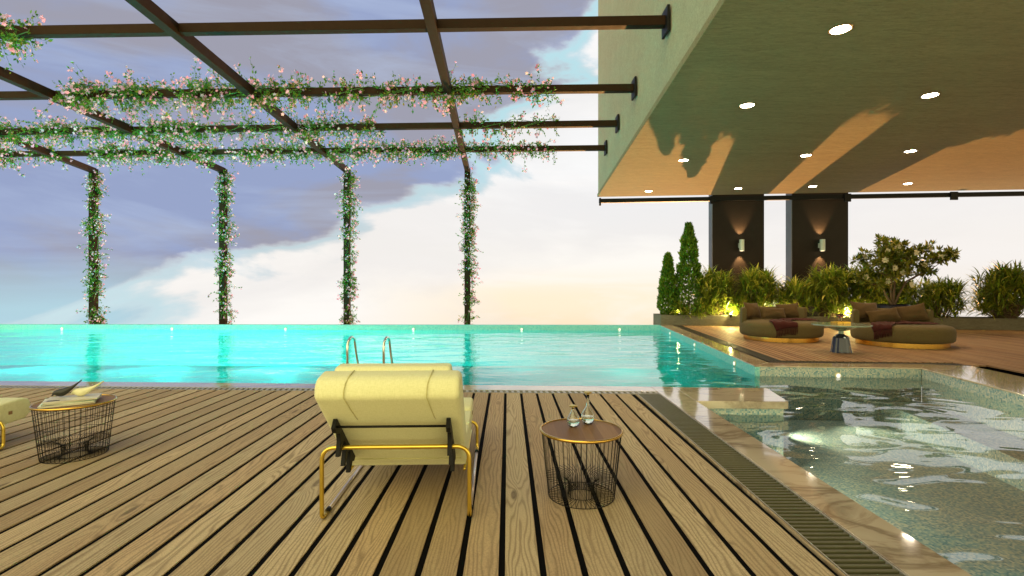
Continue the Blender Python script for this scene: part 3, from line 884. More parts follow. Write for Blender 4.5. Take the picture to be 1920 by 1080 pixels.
# ------------------------------------------------------------------ flowering vines
def vine(p0, p1, seed, label, vert=False, dens=1.0, spread=.30, hang=.25, group='flowering vines on the pergola beams'):
    r = random.Random(seed)
    p0 = Vector(p0); p1 = Vector(p1); ax = (p1 - p0); L = ax.length; ax.normalize()
    c = (p0 + p1) / 2
    root = empty('flowering_vine', tuple(p0), label=label, cat='vine', group=group)
    if vert: u = Vector((1, 0, 0)); w = Vector((0, 1, 0))
    else: u = ax.cross(Vector((0, 0, 1))).normalized(); w = Vector((0, 0, 1))
    lf_ = MB(); st_ = MB(); bl_ = MB()
    half = .09
    nsh = int(L * (120 if vert else 92) * dens)
    for k in range(nsh):
        s = L * (k + r.random()) / nsh
        den = .62 + 1.5 * mnoise.noise(Vector((s * 1.3, seed * 3.1, 0)))
        if not vert: den *= min(1.0, .35 + min(s, L - s) * 1.6)
        if r.random() > max(.22, den): continue
        a = r.uniform(0, 2 * math.pi)
        q = Vector((math.cos(a), math.sin(a)))
        start = p0 + ax * s - p0 + u * (q.x * half) + w * (q.y * half)
        if vert: reach = min(spread * 1.5, abs(r.gauss(0, spread * .5)) + .05)
        else: reach = min(spread * 1.35, abs(r.gauss(0, spread * .42)) + .06)
        d = (u * q.x + w * q.y + ax * r.uniform(-.9, .9) + rand_dir(r) * .3).normalized()
        pts = [start]
        n = 4
        dd = d.copy()
        for i in range(n):
            dd = (dd + Vector((0, 0, -.22 if (not vert and q.y < 0) else -.10)) + rand_dir(r) * .35).normalized()
            pts.append(pts[-1] + dd * (reach * 1.3 / n))
        # stem as a narrow ribbon tube
        st_.tube([tuple(p) for p in pts], .003, 3)
        for i in range(1, n + 1):
            for _ in range(3):
                pp = pts[i] + rand_dir(r) * .035
                LL = r.uniform(.04, .10)
                leaf(lf_, pp, (dd + rand_dir(r)).normalized(), rand_dir(r), LL, LL * .5)
        if r.random() < .66:
            cc = pts[-1]
            for j in range(r.randint(1, 5)):
                f = cc + rand_dir(r) * .075
                nn = rand_dir(r); nn.y -= .7; nn.normalize()
                a1 = nn.orthogonal().normalized(); b1 = nn.cross(a1)
                pr = r.uniform(.030, .056)
                vs = [f]
                for m_ in range(10):
                    t = 2 * math.pi * m_ / 10
                    rr = pr if m_ % 2 == 0 else pr * .55
                    vs.append(f + (a1 * math.cos(t) + b1 * math.sin(t)) * rr + nn * (.004 if m_ % 2 else .008))
                bl_.add(vs, [(0, 1 + m_, 1 + (m_ + 1) % 10) for m_ in range(10)])
    # long creeping stems wound round the beam
    for k in range(3):
        ph = r.uniform(0, 6.28); pts = []
        ns = max(8, int(L * 5))
        for i in range(ns + 1):
            s = L * i / ns
            a = ph + s * (1.6 + .4 * k)
            m_ = .115 + .02 * math.sin(s * 5 + k)
            ca, sa = math.cos(a), math.sin(a)
            q = max(abs(ca), abs(sa))
            pts.append(tuple(ax * s + u * (ca / q * m_) + w * (sa / q * m_)))
        st_.tube(pts, .007, 4)
        for i in range(0, len(pts)):
            for _ in range(max(3, int(11 * min(1.0, .55 + 1.3 * mnoise.noise(Vector((L * i / ns * 1.3, seed * 3.1, 0))))))):
                LL = r.uniform(.05, .09)
                leaf(lf_, Vector(pts[i]) + rand_dir(r) * r.uniform(.03, .14), rand_dir(r), rand_dir(r), LL, LL * .5)
    lf_.build('foliage', M['vine_leaf'], root)
    st_.build('stem', M['stem'], root)
    bl_.build('blossom', M['blossom'], root)
def bpt(i, x):
    xe, y1, s = beam_line(i)
    return (x, y1 + s * (x - xe), ZB + .08)
def X(px, Y): return (px - 960) / 950 * Y
VI = [(0, -13.0, -8.62, 'vine tuft on the nearest cross beam at the upper left corner', 1.9, .34),
      (1, X(110, 12.1), X(490, 12.0), 'dense vine on the second cross beam, left stretch', 1.6, .44),
      (1, X(455, 12.0), X(830, 11.9), 'thinner vine on the second cross beam, middle stretch', .95, .40),
      (1, X(800, 11.9), X(1035, 11.8), 'vine on the second cross beam, right stretch toward the building', .95, .38),
      (2, X(-80, 14.9), X(250, 14.8), 'vine on the third cross beam, left stretch', 1.0, .36),
      (2, X(215, 14.8), X(718, 14.5), 'dense vine on the third cross beam, middle stretch', 1.3, .40),
      (2, X(862, 14.4), X(1045, 14.3), 'short vine on the third cross beam, nearest the building', 1.0, .36),
      (3, X(-60, 17.5), X(105, 17.4), 'vine on the farthest cross beam at the left edge', 1.1, .40),
      (3, X(160, 17.4), X(600, 17.2), 'dense vine on the farthest cross beam, left of centre', 1.4, .40),
      (3, X(600, 17.2), X(880, 17.0), 'dense vine on the farthest cross beam, right of centre', 1.4, .38),
      (3, X(870, 17.0), X(1040, 16.9), 'short vine on the farthest cross beam, nearest the building', .9, .36)]
for j, (i, xa, xb, lb, dn, sp) in enumerate(VI):
    vine(bpt(i, xa), bpt(i, xb), 100 + j, lb, False, dn, sp)
names = ['leftmost vine covered post', 'second vine covered post from the left', 'third vine covered post from the left', 'rightmost vine covered post']
for j, (a, b2) in enumerate(RA[:4]):
    vine((b2[0] + .06, 20.04, -1.2), (b2[0] + .06, 20.04, ZB - .02), 200 + j, 'flowering vine climbing the ' + names[j].replace('vine covered ', 'pergola '), True, 1.0, .26,
         group='flowering vines climbing the posts')

# ------------------------------------------------------------------ lounger
def make_lounger(label):
    root = empty('lounge_chair', (-.717, 3.13, 0), R(1.9), label, 'lounge chair', 'lime lounge chairs on the pool deck')
    hw = .41
    # backrest cushion profile (y,z); thick slab leaning back with a rolled top
    back = [(-.225, .925), (-.265, .885), (-.277, .815), (.345, .255), (.425, .20), (.52, .24), (.545, .32), (.03, .86), (-.03, .925), (-.12, .943)]
    bk_ = MB().extrude_x(back, -hw, hw).build('backrest', M['lime_fabric'], root, bevel=.032, seg=5, smooth=True)
    hd = [(-.14, .91), (-.10, .965), (.0, .972), (.07, .925), (.20, .77), (.17, .72), (.08, .76), (-.02, .86)]
    MB().extrude_x(hd, -.345, .345).build('headrest', M['lime_fabric'], root, bevel=.022, seg=4, smooth=True)
    # seat, three quilted segments
    s1 = [(.42, .205), (.46, .175), (.86, .175), (.87, .20), (.87, .335), (.85, .355), (.50, .36), (.44, .33)]
    s2 = [(.88, .18), (1.26, .185), (1.27, .20), (1.27, .35), (1.25, .365), (.90, .358), (.875, .34), (.875, .20)]
    s3 = [(1.275, .20), (1.30, .19), (1.60, .205), (1.655, .24), (1.67, .32), (1.65, .385), (1.58, .405), (1.31, .385), (1.275, .36)]
    for sgm in (s1, s2, s3):
        MB().extrude_x(sgm, -hw + .005, hw - .005).build('seat_cushion', M['lime_fabric'], root, bevel=.03, seg=4, smooth=True)
    # brown tag on the foot end side
    MB().box(hw - .003, hw - .0005, 1.44, 1.475, .28, .31).build('care_tag', M['walnut'], root)
    # seams / piping on the back
    sm = MB()
    for sx in (-.232, .232):
        MB().tube([(sx + .012, -.125, .947), (sx + .008, -.212, .932), (sx - .002, -.264, .892), (sx - .005, -.281, .858), (sx - .006, -.282, .818), (sx + .004, -.205, .747), (sx + .016, -.115, .669), (sx + .022, -.09, .648)], .0035, 6).build('piping', M['lime_seam'], root, smooth=True)
    sm.tube([(-hw + .03, .322, .270), (hw - .03, .322, .270)], .003, 6)
    sm.build('piping', M['lime_seam'], root, smooth=True)
    # gold tube frame: rear hoop and front hoop, chrome floor rails
    fw = .453
    rear = fillet([(-fw, .10, .0135), (-fw, 0, .0135), (-fw, 0, .452), (fw, 0, .452), (fw, 0, .0135), (fw, .10, .0135)], .085, 8)
    front = fillet([(-fw, 1.25, .0135), (-fw, 1.345, .0135), (-fw, 1.345, .245), (fw, 1.345, .245), (fw, 1.345, .0135), (fw, 1.25, .0135)], .07, 8)
    MB().tube(rear, .0135, 12).build('frame', M['gold'], root, smooth=True)
    MB().tube(front, .0135, 12).build('frame', M['gold'], root, smooth=True)
    for sx in (-fw, fw):
        MB().tube([(sx, .09, .0135), (sx, 1.26, .0135)], .0125, 12).build('floor_rail', M['chrome'], root, smooth=True)
        for y in (.12, 1.22):
            MB().tube([(sx, y - .02, .0165), (sx, y + .02, .0165)], .0165, 12).build('rubber_clip', M['black'], root, smooth=True)
        # seat side rail in gold between back pivot and front hoop
        MB().tube([(sx * .88, .40, .165), (sx * .88, 1.345, .165), ], .010, 10).build('seat_rail', M['gold'], root, smooth=True)
    # notched adjustment brackets
    def P(s, o):   # s along the back surface from the top, o outward
        a = Vector((-.062, .628)); d = Vector((.742, -.670))   # down the back
        n_ = Vector((-.670, -.742))
        q = a + d * s + n_ * o
        return (q.x, q.y)
    brp = [P(-.06, .012), P(-.06, .075), P(-.02, .085), P(.045, .055), P(.09, .085), P(.13, .165), P(.155, .150), P(.15, .05),
           P(.19, .045), P(.235, .085), P(.265, .165), P(.29, .150), P(.285, .05), P(.325, .045), P(.365, .08), P(.405, .15), P(.43, .135),
           P(.425, .06), P(.46, .05), P(.47, .012)]
    for sx in (-.335, .335):
        MB().extrude_x(brp, sx - .013, sx + .013).build('bracket', M['black'], root, bevel=.003, seg=2)
    MB().tube([(-.33, *P(-.03, .05)), (.33, *P(-.03, .05))], .0075, 8).build('cross_rod', M['black'], root, smooth=True)
    return root
lg = make_lounger('lime green lounge chair on gold tube frame seen from behind at centre')
l2 = copy_tree(lg)
l2['label'] = 'lime green lounge chair cut by the left edge, only its foot end showing'
l2.location = (-4.93, 3.13, 0)
l2.rotation_euler = (0, 0, R(1.0))

# ------------------------------------------------------------------ side tables
def side_table(x, y, rings, label):
    root = empty('side_table', (x, y, 0), 0, label, 'side table', 'round wire side tables')
    zt = .455; Rt, Rb = .285, .225
    MB().lathe([(Rt - .004, zt - .012), (Rt - .001, zt - .011), (Rt, zt - .002), (Rt - .003, zt + .006), (Rt - .010, zt + .006), (Rt - .012, zt + .0005)], 72, close=False).build('rim', M['brass'], root, smooth=True)
    MB().lathe([(.001, zt - .012), (Rt - .005, zt - .012), (Rt - .009, zt - .001), (.001, zt)], 72, close=False).build('tabletop', M['walnut'], root)
    w = MB(); n = 44; rw = .0019
    for k in range(n):
        a = 2 * math.pi * k / n
        c, s = math.cos(a), math.sin(a)
        prof = [(Rt - .012, zt - .012), (Rb + .002, .012), (Rb - .008, .003), (.095, .003), (.088, .010), (.088, .085), (.10, .115), (.125, .13), (Rb + .02, .135)]
        w.tube([(r_ * c, r_ * s, z) for r_, z in prof], rw, 5)
    def ring(rr, z, q=rw):
        w.tube([(rr * math.cos(2 * math.pi * k / 48), rr * math.sin(2 * math.pi * k / 48), z) for k in range(48)], q, 5, closed=True)
    ring(Rt - .012, zt - .014, .0028); ring(Rb, .004, .0025); ring(.092, .004)
    for i in range(rings):
        z = .04 + (zt - .07) * i / max(1, rings - 1)
        ring(Rb + (Rt - .012 - Rb) * (z / zt) + .002, z)
    w.build('wire_basket', M['wire'], root, smooth=True)
    return root
side_table(.478, 3.50, 0, 'round walnut topped wire side table carrying two glass carafes')
side_table(-3.735, 4.33, 6, 'round walnut topped wire grid side table carrying magazines and two bird ornaments')

def carafe(x, y, hr, nl, label, z=.457):
    root = empty('carafe', (x, y, z), 0, label, 'carafe', 'glass carafes on the side table')
    r0 = hr
    outer = [(.012, 0), (r0 * .55, .001), (r0 * .86, r0 * .35), (r0, r0 * .85), (r0 * .93, r0 * 1.35), (r0 * .55, r0 * 2.0), (.013, r0 * 2.5), (.0095, r0 * 2.5 + nl * .5), (.0105, r0 * 2.5 + nl)]
    inner = [(max(.0015, a - .0022), max(.004, b_)) for a, b_ in outer[::-1]]
    inner[-1] = (.0015, .005)
    prof = outer + inner
    MB().lathe(prof, 36, close=False).build('bottle', M['glass'], root, smooth=True)
    lev = r0 * 1.0
    wat = [(.001, .0055), (r0 * .5, .0056), (r0 * .82, r0 * .37), (r0 * .955, r0 * .85), (r0 * .93, lev), (.001, lev)]
    MB().lathe(wat, 32, close=False).build('water', mat_w, root, smooth=True)
    zt = r0 * 2.5 + nl
    MB().lathe([(.006, zt - .012), (.006, zt + .004), (.027, zt + .010), (.029, zt + .015), (.020, zt + .018), (.001, zt + .019)], 24).build('stopper', M['gold'], root, smooth=False)
mat_w = mat_glass('clear_water', (.97, .99, .95), 1.33)
carafe(.43, 3.56, .045, .02, 'short round glass carafe with gold stopper, left of the pair')
carafe(.545, 3.64, .05, .085, 'tall necked glass carafe with gold stopper, right of the pair')

# magazines
def magazine(x, y, z, rz, w, d, h, cover, label):
    root = empty('magazine', (x, y, z), rz, label, 'magazine', 'magazines stacked on the left side table')
    MB().box(-w / 2 + .003, w / 2 - .003, -d / 2 + .003, d / 2 - .003, .0012, h - .0012).build('pages', M['paper_edge'], root)
    MB().box(-w / 2, w / 2, -d / 2, d / 2, h - .0011, h).box(-w / 2, w / 2, -d / 2, d / 2, 0, .0011).box(-w / 2, -w / 2 + .0012, -d / 2, d / 2, .0011, h - .0011).build('cover', cover, root)
    MB().box(-w / 2 + .02, -w / 2 + .10, -d / 2 + .018, -d / 2 + .05, h + .0002, h + .0008).box(-w / 2 + .02, -w / 2 + .075, -d / 2 + .06, -d / 2 + .068, h + .0002, h + .0008).build('printed_block', M['ink'], root)
    return root
TX, TY, TZ = -3.72, 4.28, .4575
magazine(TX - .02, TY, TZ, R(35), .36, .27, .014, M['paper'], 'pale magazine at the bottom of the stack')
magazine(TX + .0, TY + .01, TZ + .0135, R(28), .34, .25, .011, M['cover_green'], 'greenish magazine second from the bottom')
magazine(TX - .015, TY + .005, TZ + .025, R(40), .33, .25, .010, M['paper'], 'pale magazine in the middle of the stack')
magazine(TX + .01, TY + .01, TZ + .0355, R(31), .35, .24, .008, M['cover_pink'], 'pale cream magazine on top of the stack under the birds')
def bird(x, y, z, rz, s, mat, label, tilt):
    root = empty('bird_ornament', (x, y, z), rz, label, 'ornament', 'bird ornaments on the magazines')
    root.rotation_euler = (0, R(-tilt), rz)
    prof = [(-.075, .0, .010, .012), (-.062, .018, .014, .016), (-.05, .022, .024, .020), (-.03, .018, .035, .032), (0, .014, .044, .040), (.035, .018, .04, .038), (.07, .032, .027, .027), (.11, .052, .018, .017), (.15, .078, .010, .009), (.185, .100, .008, .007), (.20, .110, .006, .006)]
    b_ = MB(); n = 16; vs = []
    for (px_, pz, ry, rz_) in prof:
        for k in range(n):
            t = 2 * math.pi * k / n
            vs.append((px_ * s, math.cos(t) * ry * .8 * s, (pz + .028 + math.sin(t) * rz_) * s))
    m_ = len(prof)
    fs = [(i * n + k, (i + 1) * n + k, (i + 1) * n + (k + 1) % n, i * n + (k + 1) % n) for i in range(m_ - 1) for k in range(n)]
    fs += [tuple(range(n)), tuple(range((m_ - 1) * n, m_ * n))[::-1]]
    b_.add(vs, fs)
    b_.build('body', mat, root, smooth=True, subsurf=1)
    bk = MB().lathe([(.006 * s, 0), (.001, .018 * s)], 10).build('beak', mat, root)
    bk.rotation_euler = (0, R(-100), 0); bk.location = (-.073 * s, 0, .028 * s)
bird(TX - .10, TY + .015, TZ + .046, R(12), .86, M['charcoal'], 'charcoal bird ornament with upturned tail on the magazines', 8)
bird(TX + .03, TY + .05, TZ + .040, R(5), .95, M['cream'], 'cream bird ornament with long tail pointing right', 0)

# ------------------------------------------------------------------ pool ladder
lad = empty('pool_ladder', (-2.06, 7.40, 0), R(-2.6), 'curved steel pool ladder handrails at the near pool edge behind the lounge chair', 'pool ladder')
for sx in (-.26, .26):
    pts = []
    pts.append((sx, -.24, .0)); pts.append((sx, -.24, .52))
    for k in range(1, 13):
        a = math.pi * (1 - k / 13)
        pts.append((sx, -.09 + .15 * math.cos(a), .56 + .14 * math.sin(a)))
    pts += [(sx, .10, .46), (sx, .30, .02), (sx, .36, -.25), (sx, .36, -1.0)]
    MB().tube(fillet(pts, .05, 3), .019, 12).build('handrail', M['steel_rail'], lad, smooth=True)
    MB().lathe([(.045, 0.001), (.045, .012), (.022, .018)], 20, (sx, -.24, 0)).build('base_flange', M['steel_rail'], lad)
for z in (-.35, -.65, -.95):
    MB().box(-.25, .25, .32, .40, z, z + .02).build('rung', M['steel_rail'], lad, bevel=.004, seg=1)

# ------------------------------------------------------------------ daybeds
def pillow_mb(w, h, t, seed):
    r = random.Random(seed)
    b_ = MB(); n = 14
    ox = r.uniform(0, 50)
    for sgn in (1, -1):
        def fn(u, v, sgn=sgn):
            a = u * 2 - 1; c = v * 2 - 1
            th = max(0, (1 - a * a)) ** .5 * max(0, (1 - c * c)) ** .5
            pin = 1 - .10 * (1 - c * c) * 1
            pinz = 1 - .14 * (1 - a * a)
            wr = .018 * mnoise.noise(Vector((a * 2.2 + ox, c * 2.2, sgn)))
            return (a * w / 2 * (1 - .07 * (1 - abs(c) ** 2)) , sgn * (th * t / 2 + wr * th), c * h / 2 * pinz)
        g0 = len(b_.f)
        b_.grid(fn, n, n)
        if sgn == 1: b_.f[g0:] = [f[::-1] for f in b_.f[g0:]]
    return b_
def daybed(x, y, rad, rz, label, seed):
    root = empty('daybed', (x, y, 0), rz, label, 'daybed', 'round daybeds on the terrace')
    MB().lathe([(rad * .90, 0), (rad * .90, .11)], 80).build('plinth', M['brass'], root, smooth=False)
    pr = [(rad * .90, .112), (rad * .955, .122), (rad * .99, .16), (rad * 1.0, .24), (rad * 1.0, .36), (rad * .985, .43), (rad * .94, .478), (rad * .86, .497), (rad * .5, .507), (.002, .51)]
    MB().lathe(pr, 80).build('mattress', M['bed_fabric'], root, smooth=True)
    # curved low back wall
    b_ = MB(); n = 30; vs = []
    a0, a1 = R(18), R(172)
    prof = [(.0, .40), (.0, .80), (.02, .835), (.06, .85), (.10, .835), (.125, .80), (.125, .40)]
    for i in range(n + 1):
        a = a0 + (a1 - a0) * i / n
        for (o_, z) in prof:
            q = rad * .985 - .125 + o_
            vs.append((q * math.cos(a), q * math.sin(a), z))
    m_ = len(prof)
    fs = [(i * m_ + k, (i + 1) * m_ + k, (i + 1) * m_ + (k + 1) % m_, i * m_ + (k + 1) % m_) for i in range(n) for k in range(m_)]
    fs += [tuple(range(m_)), tuple(range(n * m_, (n + 1) * m_))[::-1]]
    b_.add(vs, fs)
    b_.build('backrest', M['bed_fabric'], root, bevel=.015, seg=3, smooth=True)
    return root
def pillow(x, y, z, w, h, t, rz, tilt, roll, seed, label, grp):
    root = pillow_mb(w * .92, h * .94, t, seed).build('pillow', M['pillow_fabric'], None, smooth=True)
    tag(root, label, 'pillow', grp)
    root.location = (x, y, z); root.rotation_euler = (R(tilt), R(roll), R(rz))
    return root
D1 = (7.21, 13.62, 1.00); D2 = (9.53, 12.42, 1.03)
daybed(*D1, R(2), 'round olive daybed on brass plinth, left one, farther from the camera', 1)
daybed(*D2, R(-6), 'round olive daybed on brass plinth, right one, nearer the camera', 2)
gp = 'brown velvet pillows on the daybeds'
pillow(D1[0] - .50, D1[1] + .52, .76, .60, .50, .20, 24, -22, 4, 1, 'square brown pillow at the left of the left daybed', gp)
pillow(D1[0] + .52, D1[1] + .58, .745, .64, .46, .20, -18, -22, -4, 2, 'brown pillow leaning at the right of the left daybed', gp)
pillow(D1[0] + .0, D1[1] + .34, .69, .74, .34, .17, 2, -24, 2, 3, 'long low brown pillow in the middle of the left daybed', gp)
pillow(D2[0] - .40, D2[1] + .66, .80, .88, .52, .20, 10, -22, 3, 4, 'wide brown pillow at the back of the right daybed', gp)
pillow(D2[0] - .16, D2[1] + .36, .70, .80, .36, .18, -8, -26, -9, 5, 'low long brown pillow in the middle of the right daybed', gp)
pillow(D2[0] + .58, D2[1] + .38, .745, .66, .50, .22, -30, -20, -12, 6, 'brown pillow with raised corner at the right of the right daybed', gp)

def throw_(D, path, width, fr_n, seed, label):
    """blanket draped over the round seat: path gives centre points outward to the rim, then it falls down the side"""
    cx, cy, rad = D
    r = random.Random(seed)
    P_ = [Vector(p) for p in path]
    seg = [0]
    for i in range(1, len(P_)): seg.append(seg[-1] + (P_[i] - P_[i - 1]).length)
    tot = seg[-1]
    def at(s):
        s = min(s, tot * .9999)
        for i in range(1, len(P_)):
            if s <= seg[i]:
                t = (s - seg[i - 1]) / (seg[i] - seg[i - 1]); return P_[i - 1].lerp(P_[i], t), (P_[i] - P_[i - 1]).normalized()
    def surf(p, s, v):
        q = Vector((p.x - cx, p.y - cy)); rr = q.length
        nz = .028 * mnoise.noise(Vector((s * 5, v * 6, seed))) + .018 * math.sin(v * 17 + s * 3) * (.4 + .6 * abs(math.sin(s * 3)))
        if rr < rad * .93: return Vector((p.x, p.y, .53 + max(-.012, nz)))
        over = rr - rad * .93
        q.normalize()
        if over < .10:
            return Vector((cx + q.x * (rad * .93 + over * .75), cy + q.y * (rad * .93 + over * .75), .53 - over * over * 3.5 + nz * .5))
        return Vector((cx + q.x * (rad * 1.018 + nz * .5), cy + q.y * (rad * 1.018 + nz * .5), .50 - (over - .08)))
    b_ = MB()
    nu, nv = 44, 18
    def fn(u, v):
        s = u * tot; p, d = at(s)
        side = Vector((-d.y, d.x))
        ww = width * (1 + .12 * math.sin(u * 5 + seed))
        return surf(Vector((p.x, p.y)) + side * ((v - .5) * ww), s, v)
    b_.grid(fn, nu, nv)
    root = empty('throw_blanket', (0, 0, 0), 0, label, 'blanket', 'burgundy throws on the daybeds')
    o_ = b_.build('cloth', M['blanket'], root, smooth=True, solid=.012)
    f_ = MB()
    for i in range(fr_n):
        v = (i + .5) / fr_n
        p = fn(1.0, v)
        L = r.uniform(.15, .20)
        q = Vector((p.x - cx, p.y - cy)).normalized()
        f_.tube([tuple(p), (p.x + q.x * .005 + r.uniform(-.006, .006), p.y + q.y * .005, p.z - L * .5), (p.x + r.uniform(-.014, .014), p.y, p.z - L)], .006, 5)
    f_.build('fringe', M['blanket'], root, smooth=True)
    # parent root at the seat centre
    return root
throw_(D1, [(D1[0] + 1.0, D1[1] + .12), (D1[0] + .35, D1[1] + .10), (D1[0] - .10, D1[1] - .15), (D1[0] - .32, D1[1] - .65), (D1[0] - .38, D1[1] - 1.06)], .50, 26, 3,
       'burgundy fringed throw hanging over the front of the left daybed')
throw_(D2, [(D2[0] + .75, D2[1] - .02), (D2[0] + .1, D2[1] + .02), (D2[0] - .45, D2[1] - .05), (D2[0] - .74, D2[1] - .38), (D2[0] - .95, D2[1] - .62)], .48, 26, 6,
       'burgundy fringed throw hanging over the left side of the right daybed')

# ------------------------------------------------------------------ glass terrace table, tray, drinks
gt = empty('coffee_table', (7.13, 10.98, 0), 0, 'round glass coffee table on faceted dark metal base between the daybeds', 'coffee table')
b_ = MB()
ns = 16
def facet(prof):
    vs = []; n = ns * 2
    for rr, z in prof:
        for k in range(n):
            a = 2 * math.pi * k / n
            q = rr * (1.0 if k % 2 == 0 else .955)
            vs.append((q * math.cos(a), q * math.sin(a), z))
    fs = [(i * n + k, i * n + (k + 1) % n, (i + 1) * n + (k + 1) % n, (i + 1) * n + k) for i in range(len(prof) - 1) for k in range(n)]
    fs += [tuple(range(n))[::-1], tuple(range((len(prof) - 1) * n, len(prof) * n))]
    return vs, fs
b_.add(*facet([(.205, 0), (.20, .02), (.155, .315), (.135, .345), (.075, .385), (.052, .40)]))
b_.build('base', M['bronze_glass'], gt)
MB().lathe([(.048, .401), (.05, .46)], 24).build('neck', M['green_glass'], gt)
MB().lathe([(.05, .4605), (.13, .475), (.20, .505), (.34, .555), (.50, .575), (.56, .582), (.567, .597), (.56, .612), (.001, .612)], 72).build('tabletop', M['green_glass'], gt, smooth=False)
ty = empty('tray', (7.17, 11.05, .6135), R(8), 'small golden tray under the two cocktail glasses', 'tray')
MB().box(-.16, .16, -.10, .10, 0, .012).box(-.16, .16, -.10, -.092, .0122, .045).box(-.16, .16, .092, .10, .0122, .045).box(-.16, -.152, -.0918, .0918, .0122, .045).box(.152, .16, -.0918, .0918, .0122, .045).build('tray_body', M['tray'], ty, bevel=.002, seg=1)
for (x, y, lb) in ((7.10, 11.0, 'stemmed cocktail glass with red drink, left on the tray'), (7.20, 11.08, 'stemmed cocktail glass with red drink, right on the tray')):
    g = empty('cocktail_glass', (x, y, .6262), 0, lb, 'glass', 'cocktail glasses on the tray')
    MB().lathe([(.034, 0), (.034, .002), (.005, .006), (.004, .10), (.010, .108), (.040, .128), (.052, .16), (.053, .195), (.051, .195), (.0495, .162), (.038, .132), (.001, .113)], 28, close=False).build('bowl', M['glass'], g, smooth=True)
    MB().lathe([(.001, .1135), (.037, .1325), (.0485, .163), (.049, .175), (.001, .175)], 24, close=False).build('drink', M['drink'], g, smooth=True)

# ------------------------------------------------------------------ sky
w = bpy.data.worlds.new('World'); sc.world = w; w.use_nodes = True
t = NT(w.node_tree)
bg = w.node_tree.nodes['Background']
out = w.node_tree.nodes['World Output']
D = t.new('ShaderNodeTexCoord').outputs['Generated']
s = t.new('ShaderNodeSeparateXYZ', {0: D})
x_, y_, z_ = s.outputs[0], s.outputs[1], s.outputs[2]
n1 = t.noise(t.mapping(D, loc=(1.7, .4, .9), rot=(R(10), R(28), 0), scale=(1.0, 1.0, 2.0)), 2.3, 7, .52, .5)
n2 = t.noise(t.mapping(D, loc=(5.2, 1.4, 3.9), rot=(0, R(25), 0), scale=(.8, .8, 2.4)), 2.8, 6, .55, .3)
n3 = t.noise(t.mapping(D, loc=(9.2, 3.4, 1.9), rot=(0, R(35), 0), scale=(.6, .6, 3.5)), 4.0, 6, .6, .6)
d0 = t.math('ADD', t.math('MULTIPLY', x_, .448), t.math('ADD', t.math('MULTIPLY', y_, .285), t.math('MULTIPLY', z_, -.847)))
S = t.math('ADD', t.math('SUBTRACT', d0, .02), t.math('ADD', t.math('MULTIPLY', t.math('SUBTRACT', n1, .5), .62), t.math('MULTIPLY', t.math('SUBTRACT', t.noise(D, 9, 5, .55), .5), .07)))
white_m = t.ramp(t.math('MULTIPLY_ADD', S, 4.0, .5), [(.30, 0.0), (.46, .45), (.66, 1.0)], 'EASE')
el = z_
# dark side: periwinkle against grey lavender cloud
blue = (.27, .325, .51); grey = (.30, .30, .37)
dk = t.mix(t.ramp(n2, [(.40, 0.0), (.54, 1.0)], 'EASE'), blue, grey)
dk = t.mix(t.math('MULTIPLY', t.ramp(n3, [(.48, 0.0), (.70, 1.0)]), .5), dk, (.40, .48, .66))
# left, low: pale turquoise clearing
lowleft = t.math('MULTIPLY', t.ramp(t.math('MULTIPLY_ADD', z_, -3.0, .40), [(.25, 0.0), (.5, 1.0)]), t.ramp(t.math('MULTIPLY', x_, -1.0), [(.38, 0.0), (.62, 1.0)]))
dk = t.mix(t.math('MULTIPLY', lowleft, .9), dk, (.40, .60, .68))
# light side: white cloud, warm near the horizon
wz = t.ramp(t.math('MULTIPLY_ADD', z_, 2.2, .45), [(.20, (.86, .66, .44)), (.38, (.90, .76, .57)), (.56, (.86, .83, .78)), (.80, (.82, .82, .82))], 'EASE')
wz = t.mix(t.ramp(t.math('MULTIPLY_ADD', x_, 1.6, .5), [(.0, 1.0), (.50, 0.0)]), wz, (.85, .82, .78))
wt = t.mix(t.math('MULTIPLY', t.ramp(n3, [(.45, 0.0), (.7, 1.0)]), .5), wz, (.90, .87, .84))
wt = t.mix(t.math('MULTIPLY', t.ramp(n2, [(.42, 0.0), (.62, 1.0)]), .45), wt, (.66, .64, .64))
# rightwards slightly duller pinkish white
wt = t.mix(t.math('MULTIPLY', t.ramp(x_, [(.30, 0.0), (.62, 1.0)]), .55), wt, (.74, .70, .68))
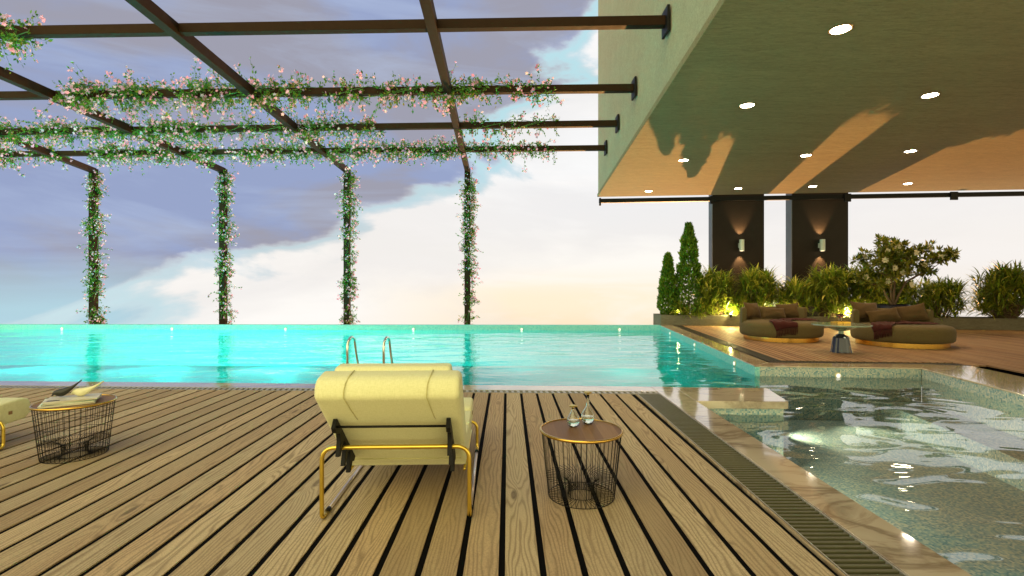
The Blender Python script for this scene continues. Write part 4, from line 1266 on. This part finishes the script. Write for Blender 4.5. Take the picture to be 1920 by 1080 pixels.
# turquoise fringe along the cloud edge
fringe = t.ramp(t.math('MULTIPLY_ADD', S, 4.0, .5), [(.34, 0.0), (.47, 1.0), (.66, 0.0)], 'EASE')
c = t.mix(white_m, dk, wt)
upr = t.ramp(t.math('ADD', z_, t.math('MULTIPLY', x_, .4)), [(.0, .45), (.30, .9)])
c = t.mix(t.math('MULTIPLY', fringe, upr), c, (.42, .66, .72))
# behind the viewer: unseen warm glow added to the sky as fill light
beh = t.ramp(t.math('MULTIPLY_ADD', y_, -1.0, 0.0), [(.0, 0.0), (.45, 1.0)], 'EASE')
c = t.mix(beh, c, (2.05, 1.80, 1.0))
t.l.new(c, bg.inputs[0]); bg.inputs[1].default_value = 1.0
sky = t.new('ShaderNodeTexSky', sky_type='NISHITA', sun_disc=False, sun_elevation=R(-5), sun_rotation=R(17))
bg2 = t.new('ShaderNodeBackground', {'Color': sky.outputs[0], 'Strength': .06})
ad = t.new('ShaderNodeAddShader', {0: bg.outputs[0], 1: bg2.outputs[0]})
t.l.new(ad.outputs[0], out.inputs[0])

# sun: just below the terrace level, front right, its glow rakes the underside of the building
L = bpy.data.lights.new('sun', 'SUN'); L.energy = 4.2; L.angle = R(.6); L.color = (1, .46, .13)
so = bpy.data.objects.new('sun', L); col.objects.link(so)
az, el_ = R(17.5), R(-20.3)
to_sun = Vector((math.sin(az) * math.cos(el_), math.cos(az) * math.cos(el_), math.sin(el_)))
so.rotation_euler = to_sun.to_track_quat('Z', 'Y').to_euler()
so.location = (8, 30, -5)

# ------------------------------------------------------------------ camera
cam = bpy.data.cameras.new('camera'); co_ = bpy.data.objects.new('camera', cam); col.objects.link(co_)
co_.location = (0, 0, 1.45); co_.rotation_euler = (R(90), 0, 0)
cam.sensor_width = 36; cam.lens = 950 / 1920 * 36
cam.shift_y = -5 / 1920
cam.clip_start = .05; cam.clip_end = 500
sc.camera = co_
sc.view_settings.view_transform = 'Standard'; sc.view_settings.look = 'None'
sc.view_settings.exposure = .22; sc.view_settings.gamma = 1
sc.cycles.max_bounces = 10; sc.cycles.transparent_max_bounces = 16
sc.cycles.caustics_reflective = False
